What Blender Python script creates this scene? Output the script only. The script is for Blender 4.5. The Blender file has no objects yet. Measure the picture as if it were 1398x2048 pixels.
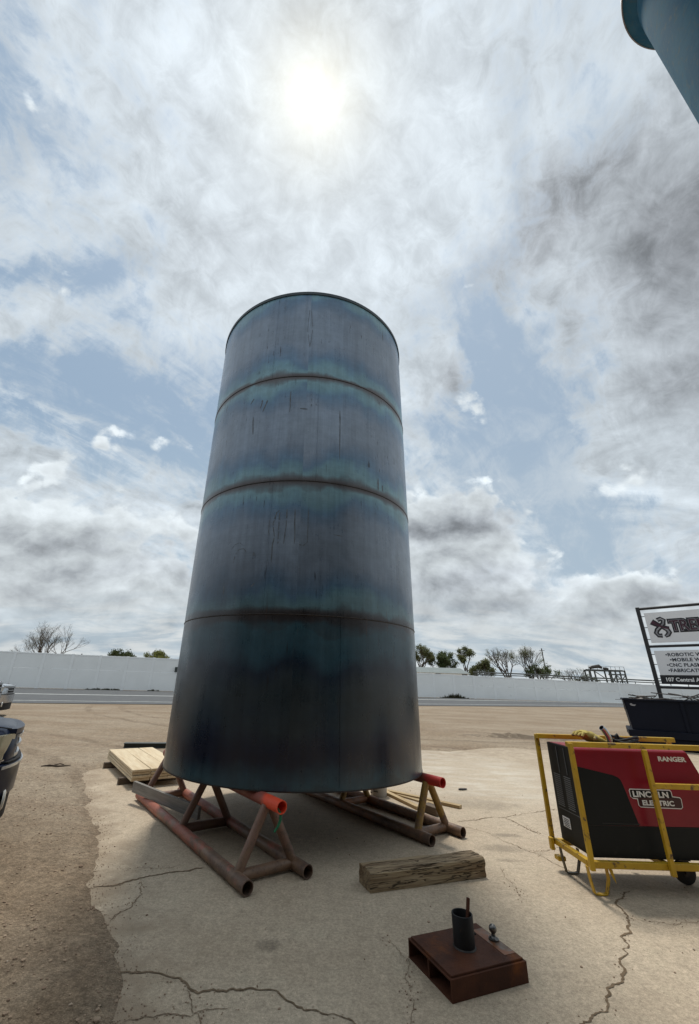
import bpy, bmesh, math, random
from mathutils import Vector, Matrix, noise
R = math.radians
rng = random.Random(11)
SC = bpy.context.scene
COL = SC.collection

# ------------------------------------------------------------------ camera
EYE = Vector((0, 0, 1.69))
PIT, ROLL, FPX, CX = 0.3945, 0.0310, 816.5385, 640.7759
cd = bpy.data.cameras.new('camera'); cam = bpy.data.objects.new('camera', cd); COL.objects.link(cam)
fw = Vector((0, math.cos(PIT), math.sin(PIT))); up0 = Vector((0, -math.sin(PIT), math.cos(PIT))); rt0 = Vector((1, 0, 0))
rt = rt0 * math.cos(ROLL) + up0 * math.sin(ROLL); up = -rt0 * math.sin(ROLL) + up0 * math.cos(ROLL)
cam.matrix_world = Matrix(((rt.x, up.x, -fw.x, 0), (rt.y, up.y, -fw.y, 0), (rt.z, up.z, -fw.z, EYE.z), (0, 0, 0, 1)))
cd.sensor_fit = 'VERTICAL'; cd.sensor_height = 24; cd.lens = 24 * FPX / 2048
cd.shift_x = (699 - CX) / 2048
cd.clip_start = 0.05; cd.clip_end = 6000
SC.camera = cam
SC.view_settings.view_transform = 'Standard'; SC.view_settings.look = 'None'
SC.view_settings.exposure = 0.22; SC.view_settings.gamma = 1.0; SC.view_settings.use_curve_mapping = False
SC.render.engine = 'CYCLES'
SC.cycles.use_denoising = True
SC.cycles.max_bounces = 8

SUN_AZ, SUN_EL = R(-4.8), R(67.9)
SUN = Vector((math.sin(SUN_AZ) * math.cos(SUN_EL), math.cos(SUN_AZ) * math.cos(SUN_EL), math.sin(SUN_EL)))

# ------------------------------------------------------------------ node helper
class V:
    """a socket with arithmetic"""
    def __init__(s, t, sock): s.t, s.s = t, sock
    def _m(s, op, *a, clamp=False):
        n = s.t.nodes.new('ShaderNodeMath'); n.operation = op; n.use_clamp = clamp
        for i, x in enumerate((s,) + a):
            if isinstance(x, V): s.t.links.new(x.s, n.inputs[i])
            else: n.inputs[i].default_value = x
        return V(s.t, n.outputs[0])
    def __add__(s, o): return s._m('ADD', o)
    def __radd__(s, o): return s._m('ADD', o)
    def __sub__(s, o): return s._m('SUBTRACT', o)
    def __rsub__(s, o): return s._m('MULTIPLY_ADD', -1.0, o)
    def __mul__(s, o): return s._m('MULTIPLY', o)
    def __rmul__(s, o): return s._m('MULTIPLY', o)
    def __truediv__(s, o): return s._m('DIVIDE', o)
    def pow(s, e): return s._m('POWER', e)
    def abs(s): return s._m('ABSOLUTE')
    def max(s, o): return s._m('MAXIMUM', o)
    def min(s, o): return s._m('MINIMUM', o)
    def exp(s): return s._m('EXPONENT')
    def clamp(s): return s._m('ADD', 0.0, clamp=True)
    def fract(s): return s._m('FRACT')
    def ss(s, a, b, lo=0.0, hi=1.0):
        n = s.t.nodes.new('ShaderNodeMapRange'); n.interpolation_type = 'SMOOTHSTEP'
        s.t.links.new(s.s, n.inputs[0])
        for i, x in enumerate((a, b, lo, hi)):
            if isinstance(x, V): s.t.links.new(x.s, n.inputs[i + 1])
            else: n.inputs[i + 1].default_value = x
        return V(s.t, n.outputs[0])
    def lin(s, a, b, lo=0.0, hi=1.0):
        v = s.ss(a, b, lo, hi); v.s.node.interpolation_type = 'LINEAR'; return v

class T:
    def __init__(s, tree): s.t = tree
    def new(s, kind): return s.t.nodes.new(kind)
    def link(s, a, b): s.t.links.new(a.s if isinstance(a, V) else a, b)
    def xyz(s, x, y, z):
        n = s.new('ShaderNodeCombineXYZ')
        for i, q in enumerate((x, y, z)):
            if isinstance(q, V): s.link(q, n.inputs[i])
            else: n.inputs[i].default_value = q
        return V(s.t, n.outputs[0])
    def sep(s, v):
        n = s.new('ShaderNodeSeparateXYZ'); s.link(v, n.inputs[0]); return [V(s.t, o) for o in n.outputs]
    def noise(s, vec, scale=1.0, detail=4.0, rough=0.5, dist=0.0, lac=2.0):
        n = s.new('ShaderNodeTexNoise'); n.noise_dimensions = '3D'
        s.link(vec, n.inputs['Vector'])
        n.inputs['Scale'].default_value = scale; n.inputs['Detail'].default_value = detail
        n.inputs['Roughness'].default_value = rough; n.inputs['Distortion'].default_value = dist; n.inputs['Lacunarity'].default_value = lac
        return V(s.t, n.outputs[0])
    def voro(s, vec, scale, feature='F1'):
        n = s.new('ShaderNodeTexVoronoi'); n.feature = feature; s.link(vec, n.inputs['Vector']); n.inputs['Scale'].default_value = scale
        return V(s.t, n.outputs['Distance'])
    def vmath(s, op, a, b):
        n = s.new('ShaderNodeVectorMath'); n.operation = op
        for i, q in enumerate((a, b)):
            if isinstance(q, V): s.link(q, n.inputs[i])
            elif not isinstance(q, (int, float)): n.inputs[i].default_value = q
            else: n.inputs[i].default_value = (q, q, q)
        return V(s.t, n.outputs['Value'] if op == 'DOT_PRODUCT' else n.outputs['Vector'])
    def mix(s, f, a, b, blend='MIX'):
        n = s.new('ShaderNodeMix'); n.data_type = 'RGBA'; n.blend_type = blend; n.clamp_factor = True
        for q, k in ((f, 0), (a, 6), (b, 7)):
            if isinstance(q, V): s.link(q, n.inputs[k])
            elif k == 0: n.inputs[0].default_value = q
            else: n.inputs[k].default_value = (*q, 1) if len(q) == 3 else q
        return V(s.t, n.outputs[2])
    def ramp(s, f, stops, interp='LINEAR'):
        n = s.new('ShaderNodeValToRGB'); s.link(f, n.inputs[0]); cr = n.color_ramp; cr.interpolation = interp
        while len(cr.elements) < len(stops): cr.elements.new(0.5)
        for e, (p, c) in zip(cr.elements, stops): e.position = p; e.color = (*c, 1)
        return V(s.t, n.outputs[0])
    def rgb(s, c):
        n = s.new('ShaderNodeRGB'); n.outputs[0].default_value = (*c, 1); return V(s.t, n.outputs[0])
    def hsv(s, c, h=0.5, sat=1.0, val=1.0):
        n = s.new('ShaderNodeHueSaturation')
        for q, k in ((h, 0), (sat, 1), (val, 2), (1.0, 3)):
            if isinstance(q, V): s.link(q, n.inputs[k])
            else: n.inputs[k].default_value = q
        s.link(c, n.inputs[4]); return V(s.t, n.outputs[0])

# ------------------------------------------------------------------ sky
def build_world():
    w = bpy.data.worlds.new('World'); SC.world = w; w.use_nodes = True
    t = T(w.node_tree); w.node_tree.nodes.clear()
    out = t.new('ShaderNodeOutputWorld'); bg = t.new('ShaderNodeBackground'); bg.inputs['Strength'].default_value = 0.1
    t.link(bg.outputs[0], out.inputs[0])
    sky = t.new('ShaderNodeTexSky'); sky.sky_type = 'NISHITA'; sky.sun_disc = False
    sky.sun_elevation = SUN_EL; sky.sun_rotation = SUN_AZ
    sky.air_density = 1.0; sky.dust_density = 1.6; sky.ozone_density = 1.5
    tc = t.new('ShaderNodeTexCoord'); d = V(t.t, tc.outputs['Generated'])
    x, y, z = t.sep(d)
    zc = z.max(0.0)
    # stereographic sky chart centred on the southern sky, 25 degrees up
    ce, se = math.cos(R(25)), math.sin(R(25))
    k = (y * ce + z * se + 1.0).max(0.06)
    u = x / k; v = (z * ce - y * se) / k
    c0 = t.xyz(u, v, 0.0)
    wn = t.new('ShaderNodeTexNoise'); t.link(c0, wn.inputs['Vector']); wn.inputs['Scale'].default_value = 9.0; wn.inputs['Detail'].default_value = 6.0; wn.inputs['Roughness'].default_value = 0.6
    wr = t.sep(V(t.t, wn.outputs['Color']))
    uw = u + (wr[0] - 0.5) * 0.15; vw = v + (wr[1] - 0.5) * 0.11
    def blob(cx, cy, sx, sy, rot=0.0):
        a, b = (uw - cx), (vw - cy)
        if rot:
            c, s = math.cos(rot), math.sin(rot); a, b = a * c + b * s, b * c - a * s
        a = a * (1 / sx); b = b * (1 / sy)
        return ((a * a + b * b) * -1.0).exp()
    # ---- layer 1: high broken sheet, seen in perspective
    ip = zc + 0.22
    px, pz = x / ip, y / ip
    P1 = t.xyz(px, pz, 3.7)
    n1 = t.noise(P1, 1.7, 10.0, 0.60, 0.5)
    n1b = t.noise(t.vmath('ADD', P1, (-0.01, 0.05, 0.0)), 1.7, 7.0, 0.60, 0.5)
    # wind-drawn fibres, running away to the south east
    fib = t.noise(t.xyz(px * 1.9 + pz * 1.5, px * -6.0 + pz * 5.0, 1.0), 1.0, 9.0, 0.66, 0.7)
    fine = t.noise(c0, 30.0, 9.0, 0.66, 0.6)
    cov = (n1 - 0.5) * 1.7 + (fine - 0.5) * 1.25 + (fib - 0.5) * 1.25 + 0.45
    cov = cov + blob(0.0, 0.33, 0.24, 0.15) * 0.50
    cov = cov - blob(-0.305, 0.385, 0.055, 0.085) * 0.55
    cov = cov - blob(-0.285, 0.225, 0.085, 0.022, 0.15) * 0.50
    cov = cov - blob(-0.20, 0.070, 0.095, 0.052, -0.35) * 0.68
    cov = cov - blob(-0.32, 0.120, 0.07, 0.032, -0.3) * 0.66
    cov = cov - blob(0.205, 0.110, 0.085, 0.085, 0.5) * 0.98
    cov = cov - blob(0.175, 0.195, 0.035, 0.028) * 0.8
    cov = cov - blob(0.255, 0.030, 0.085, 0.055) * 0.92
    cov = cov - blob(0.31, -0.045, 0.06, 0.04) * 0.7
    cov = cov + blob(0.345, 0.150, 0.075, 0.10) * 0.75
    cov = cov + blob(0.132, 0.137, 0.035, 0.035) * 0.85
    cov = cov + blob(-0.305, 0.172, 0.05, 0.024) * 0.45
    cov = cov + blob(-0.32, 0.040, 0.05, 0.025) * 0.5
    m1 = cov.ss(-0.12, 0.58)
    rel = (n1b - n1) * 2.6 + (fine - 0.5) * 1.25 + (fib - 0.5) * 0.75
    dark = blob(0.350, 0.255, 0.085, 0.090) * 0.95 + blob(0.225, 0.300, 0.080, 0.030, 0.75) * 0.62 + blob(0.14, 0.130, 0.024, 0.026) * 0.5 + blob(0.37, 0.12, 0.05, 0.035) * 0.45
    dark = dark + blob(-0.36, 0.39, 0.07, 0.10) * 0.30 + blob(-0.12, 0.27, 0.06, 0.03, 0.5) * 0.10
    b1 = (0.565 - rel * 0.36 - dark * 0.40 + cov.ss(0.75, 0.25) * 0.05).max(0.17)
    c1 = t.mix(dark.clamp(), (0.895, 0.995, 1.075), (0.92, 0.985, 1.07))
    col1 = t.vmath('MULTIPLY', c1, t.xyz(b1, b1, b1))
    # ---- layer 2: cumulus banks low down
    u2 = u + (wr[1] - 0.5) * 0.035; v2 = v + (wr[2] - 0.5) * 0.03
    P2 = t.xyz(u2, v2 * 1.45, 1.3)
    n2 = t.noise(P2, 9.5, 10.0, 0.56, 0.1)
    n2b = t.noise(t.vmath('ADD', P2, (-0.006, 0.022, 0.0)), 9.5, 8.0, 0.56, 0.1)
    puff = t.voro(t.xyz(u2, v2 * 1.15, 0.0), 30.0); puf2 = t.voro(t.xyz(u2 + 3.0, v2 * 1.1, 0.0), 72.0)
    cov2 = (n2 - 0.5) * 2.3 - (puff - 0.35) * 0.45 - (puf2 - 0.35) * 0.28 + (fine - 0.5) * 0.25 - 0.42
    cov2 = cov2 + blob(-0.285, -0.075, 0.170, 0.082, -0.12) * 1.25
    cov2 = cov2 + blob(-0.285, 0.040, 0.05, 0.024) * 0.80
    cov2 = cov2 + blob(-0.30, 0.085, 0.05, 0.012, -0.5) * 0.45 + blob(-0.225, 0.075, 0.025, 0.02) * 0.34 + blob(-0.18, 0.04, 0.022, 0.026) * 0.34
    cov2 = cov2 + blob(0.165, -0.060, 0.110, 0.066) * 1.35
    cov2 = cov2 + blob(0.150, 0.108, 0.055, 0.026, -0.3) * 0.62
    cov2 = cov2 + blob(0.36, -0.105, 0.055, 0.032) * 1.15
    cov2 = cov2 + blob(0.35, 0.05, 0.05, 0.05) * 0.7
    cov2 = cov2 + v.ss(-0.07, -0.15) * 0.75
    m2 = cov2.ss(-0.02, 0.26)
    rel2 = (n2b - n2) * 3.2 + (puff - 0.35) * 0.25
    dark2 = blob(0.155, -0.040, 0.085, 0.015) * 0.75 + blob(0.175, -0.097, 0.11, 0.016) * 0.75 + blob(-0.22, -0.095, 0.085, 0.018) * 0.42 + blob(0.19, -0.130, 0.09, 0.014) * 0.45 + blob(-0.34, -0.055, 0.06, 0.012) * 0.3
    edge = cov2.ss(0.55, 0.12)
    b2 = (0.555 + rel2 * -0.44 - dark2 * 0.24 + edge * 0.15).max(0.19)
    c2 = t.mix(dark2.clamp() + rel2.ss(0.05, 0.4) * 0.5, (0.92, 1.0, 1.045), (0.90, 0.98, 1.07))
    col2 = t.vmath('MULTIPLY', c2, t.xyz(b2, b2, b2))
    # ---- layer 3: flat stratus streaks over the horizon
    P3 = t.xyz(u * 6.0, v * 30.0, 7.7)
    n3 = t.noise(P3, 2.0, 9.0, 0.62, 0.5)
    m3 = v.ss(-0.105, -0.180)
    s3 = n3.ss(0.38, 0.62)
    col3 = t.mix(s3, (0.33, 0.41, 0.475), (0.60, 0.63, 0.635))
    # ---- clear air between the clouds, veiled
    skyc = t.vmath('MULTIPLY', V(t.t, sky.outputs[0]), (0.1, 0.1, 0.1))
    clear = t.mix(0.85, skyc, (0.265, 0.365, 0.475))
    clear = t.mix(v.ss(0.12, -0.10), clear, (0.35, 0.45, 0.54))
    clear = t.mix(u.ss(0.0, 0.25) * 0.4, clear, (0.36, 0.435, 0.52))
    wisp = (fib * 0.55 + fine * 0.45 + (n1 - 0.5) * 0.5).ss(0.44, 0.68)
    clear = t.mix(wisp * 0.60, clear, (0.50, 0.56, 0.61))
    c = t.mix(m1 * 0.97, clear, col1)
    c = t.mix(m2 * 0.97, c, col2)
    c = t.mix(m3 * 0.8, c, col3)
    # ---- sun behind thin cloud
    sd = t.vmath('DOT_PRODUCT', d, tuple(SUN)).max(0.0)
    wob = (fine - 0.5) * 0.9 + 1.0 + (n1 - 0.5) * 0.9
    g = sd.pow(2200.0) * 0.17 * wob + sd.pow(260.0) * 0.16 * wob + sd.pow(24.0) * 0.10 + sd.pow(5.0) * 0.05
    warm = sd.pow(120.0)
    gl = t.vmath('MULTIPLY', t.xyz(g, g, g), t.mix(warm, (1.0, 1.0, 1.0), (1.16, 1.0, 0.66)))
    c = t.vmath('ADD', c, gl)
    north = sd.ss(0.45, -0.25)
    c = t.mix(north * 0.05, c, t.vmath('MULTIPLY', c, (0.4, 0.4, 0.42)))
    below = z.ss(-0.02, 0.0)
    c = t.mix(below, (0.2, 0.18, 0.15), c)
    c = t.vmath('MULTIPLY', c, (10.0, 10.0, 10.0))
    t.link(c, bg.inputs[0])
build_world()

sl = bpy.data.lights.new('sun', 'SUN'); sl.energy = 2.2; sl.angle = R(9); sl.color = (1.0, 0.955, 0.88)
so = bpy.data.objects.new('sun', sl); COL.objects.link(so); so.location = (0, 0, 30)
so.rotation_euler = (-SUN).to_track_quat('-Z', 'Y').to_euler()

# ------------------------------------------------------------------ object helpers
def tag(o, label=None, cat=None, group=None, kind=None):
    if label: o['label'] = label
    if cat: o['category'] = cat
    if group: o['group'] = group
    if kind: o['kind'] = kind
    return o
def thing(name, label, cat, loc=(0, 0, 0), rz=0.0, group=None):
    o = bpy.data.objects.new(name, None); COL.objects.link(o); o.location = loc; o.rotation_euler = (0, 0, rz)
    o.empty_display_size = 0.1
    return tag(o, label, cat, group)
def copy_tree(o, parent=None):
    c = o.copy(); COL.objects.link(c)
    if parent: c.parent = parent
    for ch in list(o.children): copy_tree(ch, c)
    return c

class MB:
    def __init__(s): s.b = bmesh.new(); s.mi = 0
    def _f(s, vs):
        try: f = s.b.faces.new(vs); f.material_index = s.mi; return f
        except ValueError: return None
    def box(s, lo, hi, bev=0.0, M=None, seg=1):
        g = bmesh.ops.create_cube(s.b, size=1.0)['verts']
        c = [(a + b) / 2 for a, b in zip(lo, hi)]; d = [b - a for a, b in zip(lo, hi)]
        for v in g: v.co = Vector((v.co.x * d[0] + c[0], v.co.y * d[1] + c[1], v.co.z * d[2] + c[2]))
        fs = set(f for v in g for f in v.link_faces)
        for f in fs: f.material_index = s.mi
        vs = set(g)
        if bev:
            es = set(e for v in g for e in v.link_edges)
            r = bmesh.ops.bevel(s.b, geom=list(es), offset=bev, segments=seg, affect='EDGES', profile=0.5)
            for f in r['faces']: f.material_index = s.mi
            vs = set(v for f in r['faces'] for v in f.verts) | set(v for v in g if v.is_valid)
        if M is not None:
            for v in vs: v.co = M @ v.co
        return s
    def frame_axis(s, a, b):
        a, b = Vector(a), Vector(b); z = (b - a).normalized()
        x = Vector((0, 0, 1)).cross(z)
        if x.length < 1e-4: x = Vector((1, 0, 0))
        x.normalize(); y = z.cross(x); return a, b, x, y, z
    def bar(s, a, b, w, h, bev=0.0):
        """rectangular bar from a to b; w across, h along the up-ish normal"""
        a, b, x, y, z = s.frame_axis(a, b); L = (b - a).length
        M = Matrix(((x.x, y.x, z.x, a.x), (x.y, y.y, z.y, a.y), (x.z, y.z, z.z, a.z), (0, 0, 0, 1)))
        return s.box((-w / 2, -h / 2, 0), (w / 2, h / 2, L), bev, M)
    def tube(s, pts, r, n=12, caps=True, hollow=0.0):
        """swept round tube; r scalar or list; hollow = wall thickness (open pipe ends)"""
        pts = [Vector(p) for p in pts]; rr = r if isinstance(r, (list, tuple)) else [r] * len(pts)
        def rings(off):
            out = []; ref = None
            for i, p in enumerate(pts):
                tg = (pts[min(i + 1, len(pts) - 1)] - pts[max(i - 1, 0)]).normalized()
                if ref is None:
                    ref = Vector((0, 0, 1)).cross(tg)
                    if ref.length < 1e-3: ref = Vector((1, 0, 0))
                xx = (ref - tg * ref.dot(tg)).normalized(); yy = tg.cross(xx); ref = xx
                out.append([s.b.verts.new(p + (xx * math.cos(k * 2 * math.pi / n) + yy * math.sin(k * 2 * math.pi / n)) * (rr[i] - off)) for k in range(n)])
            return out
        A = rings(0)
        for i in range(len(A) - 1):
            for k in range(n): s._f((A[i][k], A[i][(k + 1) % n], A[i + 1][(k + 1) % n], A[i + 1][k]))
        if hollow:
            B = rings(hollow)
            for i in range(len(B) - 1):
                for k in range(n): s._f((B[i][k], B[i + 1][k], B[i + 1][(k + 1) % n], B[i][(k + 1) % n]))
            for k in range(n):
                s._f((A[0][k], B[0][k], B[0][(k + 1) % n], A[0][(k + 1) % n]))
                s._f((A[-1][k], A[-1][(k + 1) % n], B[-1][(k + 1) % n], B[-1][k]))
        elif caps:
            s._f(list(reversed(A[0]))); s._f(A[-1])
        return s
    def lathe(s, prof, n=48, c=(0, 0, 0), a0=0.0, a1=2 * math.pi):
        full = abs(a1 - a0 - 2 * math.pi) < 1e-6; m = n if full else n + 1
        rings = [[s.b.verts.new((c[0] + r * math.cos(a0 + (a1 - a0) * k / n), c[1] + r * math.sin(a0 + (a1 - a0) * k / n), c[2] + z)) for k in range(m)] for r, z in prof]
        for i in range(len(rings) - 1):
            for k in range(n): s._f((rings[i][k], rings[i][(k + 1) % m], rings[i + 1][(k + 1) % m], rings[i + 1][k]))
        return s
    def prism(s, poly, M, h):
        """2D polygon (x,y) extruded 0..h along local z, mapped by M"""
        lo = [s.b.verts.new(M @ Vector((x, y, 0))) for x, y in poly]; hi = [s.b.verts.new(M @ Vector((x, y, h))) for x, y in poly]
        s._f(list(reversed(lo))); s._f(hi); n = len(poly)
        for i in range(n): s._f((lo[i], lo[(i + 1) % n], hi[(i + 1) % n], hi[i]))
        return s
    def loft(s, secs, closed=True, caps=True):
        vs = [[s.b.verts.new(p) for p in q] for q in secs]; n = len(vs[0])
        for i in range(len(vs) - 1):
            for k in range(n if closed else n - 1): s._f((vs[i][k], vs[i][(k + 1) % n], vs[i + 1][(k + 1) % n], vs[i + 1][k]))
        if caps and closed: s._f(list(reversed(vs[0]))); s._f(vs[-1])
        return s
    def blobby(s, c, r, sq=(1, 1, 1), amp=0.3, sub=1, fr=1.5, seed=0.0):
        g = bmesh.ops.create_icosphere(s.b, subdivisions=sub, radius=1.0)['verts']
        for v in g:
            k = 1 + amp * noise.noise(v.co * fr + Vector((seed, seed * 1.7, -seed)))
            v.co = Vector((c[0] + v.co.x * r * sq[0] * k, c[1] + v.co.y * r * sq[1] * k, c[2] + v.co.z * r * sq[2] * k))
        for f in set(f for v in g for f in v.link_faces): f.material_index = s.mi
        return s
    def build(s, name, mats, parent=None, smooth=0.0, loc=None):
        bmesh.ops.recalc_face_normals(s.b, faces=s.b.faces[:])
        me = bpy.data.meshes.new(name); s.b.to_mesh(me); s.b.free()
        for m in (mats if isinstance(mats, (list, tuple)) else [mats]): me.materials.append(m)
        if smooth:
            me.polygons.foreach_set('use_smooth', [True] * len(me.polygons))
            me.set_sharp_from_angle(angle=R(smooth))
        o = bpy.data.objects.new(name, me); COL.objects.link(o)
        if parent: o.parent = parent
        if loc: o.location = loc
        return o

def from_mesh(name, verts, faces, mat, parent=None, smooth=False):
    me = bpy.data.meshes.new(name); me.from_pydata(verts, [], faces); me.materials.append(mat)
    if smooth: me.polygons.foreach_set('use_smooth', [True] * len(me.polygons))
    me.update(); o = bpy.data.objects.new(name, me); COL.objects.link(o)
    if parent: o.parent = parent
    return o

# ------------------------------------------------------------------ materials
def base_mat(name):
    m = bpy.data.materials.new(name); m.use_nodes = True; t = T(m.node_tree)
    bs = m.node_tree.nodes['Principled BSDF']
    tc = t.new('ShaderNodeTexCoord'); oc = V(t.t, tc.outputs['Object'])
    return m, t, bs, oc
def bump(t, bs, h, dist, strength=1.0):
    b = t.new('ShaderNodeBump'); b.inputs['Strength'].default_value = strength; b.inputs['Distance'].default_value = dist
    t.link(h, b.inputs['Height']); t.link(b.outputs[0], bs.inputs['Normal'])
def mk(name, c1, c2=None, scale=3.0, rough=0.6, metal=0.0, c3=None, s3=8.0, t3=(0.58, 0.68), bd=0.0, bscale=60.0, coat=0.0, rvar=0.15, spec=0.5):
    m, t, bs, oc = base_mat(name)
    n = t.noise(oc, scale, 6.0, 0.6)
    c = t.mix(n.ss(0.33, 0.67), c1, c2 if c2 else tuple(x * 0.8 for x in c1))
    if c3:
        k = t.noise(oc, s3, 7.0, 0.62).ss(*t3); c = t.mix(k, c, c3)
    t.link(c, bs.inputs['Base Color'])
    t.link(n * rvar + (rough - rvar / 2), bs.inputs['Roughness'])
    bs.inputs['Metallic'].default_value = metal; bs.inputs['Specular IOR Level'].default_value = spec
    if coat: bs.inputs['Coat Weight'].default_value = coat; bs.inputs['Coat Roughness'].default_value = 0.06
    if bd: bump(t, bs, t.noise(oc, bscale, 5.0, 0.6), bd)
    return m

def mat_tank(R_, course, n):
    m, t, bs, oc = base_mat('mill_scale_steel')
    x, y, z = t.sep(oc)
    th = x._m('ARCTAN2', y) * R_
    zz = z / course
    f = zz.fract(); dd = f.min(1.0 - f) * course
    # distance to the nearest girth weld only (the ends are plain)
    dd = dd + (z.ss(0.95 * course, 0.4 * course) * z.ss(0.45 * course, 0.3 * course)) * 0.14
    dd = dd + z.ss((n - 0.45) * course, (n - 0.3) * course) * 0.14
    P = t.xyz(th, z, 0.0)
    wav = t.noise(t.xyz(th * 1.0, z * 0.55, 0.0), 1.5, 3.0, 0.45)
    wav2 = t.noise(t.xyz(th * 1.0, z * 0.8, 5.0), 4.5, 4.0, 0.5)
    far = dd.ss(0.03, 0.16)
    d2 = dd + (wav - 0.5) * 0.75 * far + (wav2 - 0.5) * 0.22 * far
    hz = t.noise(t.xyz(th * 1.0, z * 0.5, 8.0), 1.7, 4.0, 0.55).lin(0.36, 0.64, 0.28, 1.9)
    d2 = d2.max((dd / hz).min(0.125)) + (wav2 - 0.5) * 0.012
    band = t.ramp(d2, [(0.0, (0.034, 0.026, 0.025)), (0.025, (0.070, 0.060, 0.060)), (0.060, (0.090, 0.108, 0.120)), (0.125, (0.150, 0.270, 0.315)),
                       (0.21, (0.130, 0.250, 0.310)), (0.32, (0.092, 0.175, 0.270)), (0.44, (0.120, 0.180, 0.260)), (0.58, (0.175, 0.225, 0.295)), (0.9, (0.190, 0.240, 0.305))])
    big = t.noise(P, 0.55, 3.0, 0.5)
    c = t.hsv(band, 0.5, 1.0, big.lin(0.3, 0.7, 0.72, 1.28))
    # dark reflection on the lowest plates put into their colour, with a teal strip under the weld
    lo = t.ramp(d2, [(0.0, (0.040, 0.030, 0.028)), (0.07, (0.044, 0.044, 0.050)), (0.16, (0.046, 0.115, 0.150)), (0.40, (0.036, 0.100, 0.140)), (0.58, (0.016, 0.034, 0.062)), (0.76, (0.030, 0.050, 0.064)), (1.0, (0.030, 0.046, 0.054))])
    lo = t.mix((z + (wav - 0.5) * 0.6).ss(0.62, 0.35) * (z + (wav2 - 0.5) * 0.3).ss(0.0, 0.30), lo, (0.010, 0.016, 0.040))
    c = t.mix(z.ss(1.06 * course, 0.97 * course), c, lo)
    c = t.hsv(c, 0.5, 1.0, z.lin(1.0 * course, 2.5 * course, 0.56, 1.28))  # upper plates' brighter sky reflection painted in, lighter with height
    # vertical wash streaks and mill lines
    st = t.noise(t.xyz(th * 9.0, z * 0.35, 2.0), 1.0, 5.0, 0.65)
    c = t.hsv(c, 0.5, 1.0, st.lin(0.3, 0.7, 0.84, 1.18))
    st2 = t.noise(t.xyz(th * 30.0, z * 0.8, 12.0), 1.0, 3.0, 0.5)
    c = t.hsv(c, 0.5, 1.0, st2.lin(0.25, 0.75, 0.92, 1.08))
    ml = t.noise(t.xyz(th * 0.7, z * 55.0, 4.0), 1.0, 2.0, 0.5)
    c = t.hsv(c, 0.5, 1.0, ml.lin(0.25, 0.75, 0.95, 1.05))
    mo = t.noise(P, 7.0, 7.0, 0.68); c = t.hsv(c, 0.5, 1.0, mo.lin(0.3, 0.7, 0.86, 1.16))
    rn = t.noise(t.xyz(th * 16.0, z * 0.9, 21.0), 1.0, 5.0, 0.6).ss(0.60, 0.70) * dd.ss(0.55, 0.04) * t.noise(P, 1.9, 3.0, 0.5).ss(0.5, 0.62)
    c = t.mix(rn * 0.6, c, (0.060, 0.036, 0.026))
    # dark drips and spatter
    dm = t.noise(P, 1.3, 3.0, 0.5).ss(0.48, 0.62)
    dr = t.noise(t.xyz(th * 22.0, z * 3.2, 9.0), 1.0, 3.0, 0.6).ss(0.62, 0.68)
    c = t.mix(dr * dm * 0.8, c, (0.012, 0.013, 0.016))
    sp = t.noise(t.xyz(th, z, 3.0), 26.0, 2.0, 0.5).ss(0.70, 0.76)
    c = t.mix(sp * dm * 0.7, c, (0.012, 0.012, 0.015))
    # scraped pale and rust flecks
    sc = t.noise(t.xyz(th * 6.0, z * 14.0, 1.0), 1.0, 6.0, 0.7).ss(0.68, 0.78)
    c = t.mix(sc * 0.35, c, (0.16, 0.18, 0.19))
    t.link(c, bs.inputs['Base Color'])
    bs.inputs['Metallic'].default_value = 0.0; bs.inputs['Specular IOR Level'].default_value = 0.5
    rg = t.noise(P, 3.0, 5.0, 0.6).lin(0.3, 0.7, 0.24, 0.40) + st.lin(0.3, 0.7, -0.05, 0.05)
    t.link(rg, bs.inputs['Roughness'])
    h = t.noise(P, 1.6, 2.0, 0.5) * 1.0 + t.noise(P, 90.0, 2.0, 0.5) * 0.03
    bump(t, bs, h, 0.02, 0.5)
    return m

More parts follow.
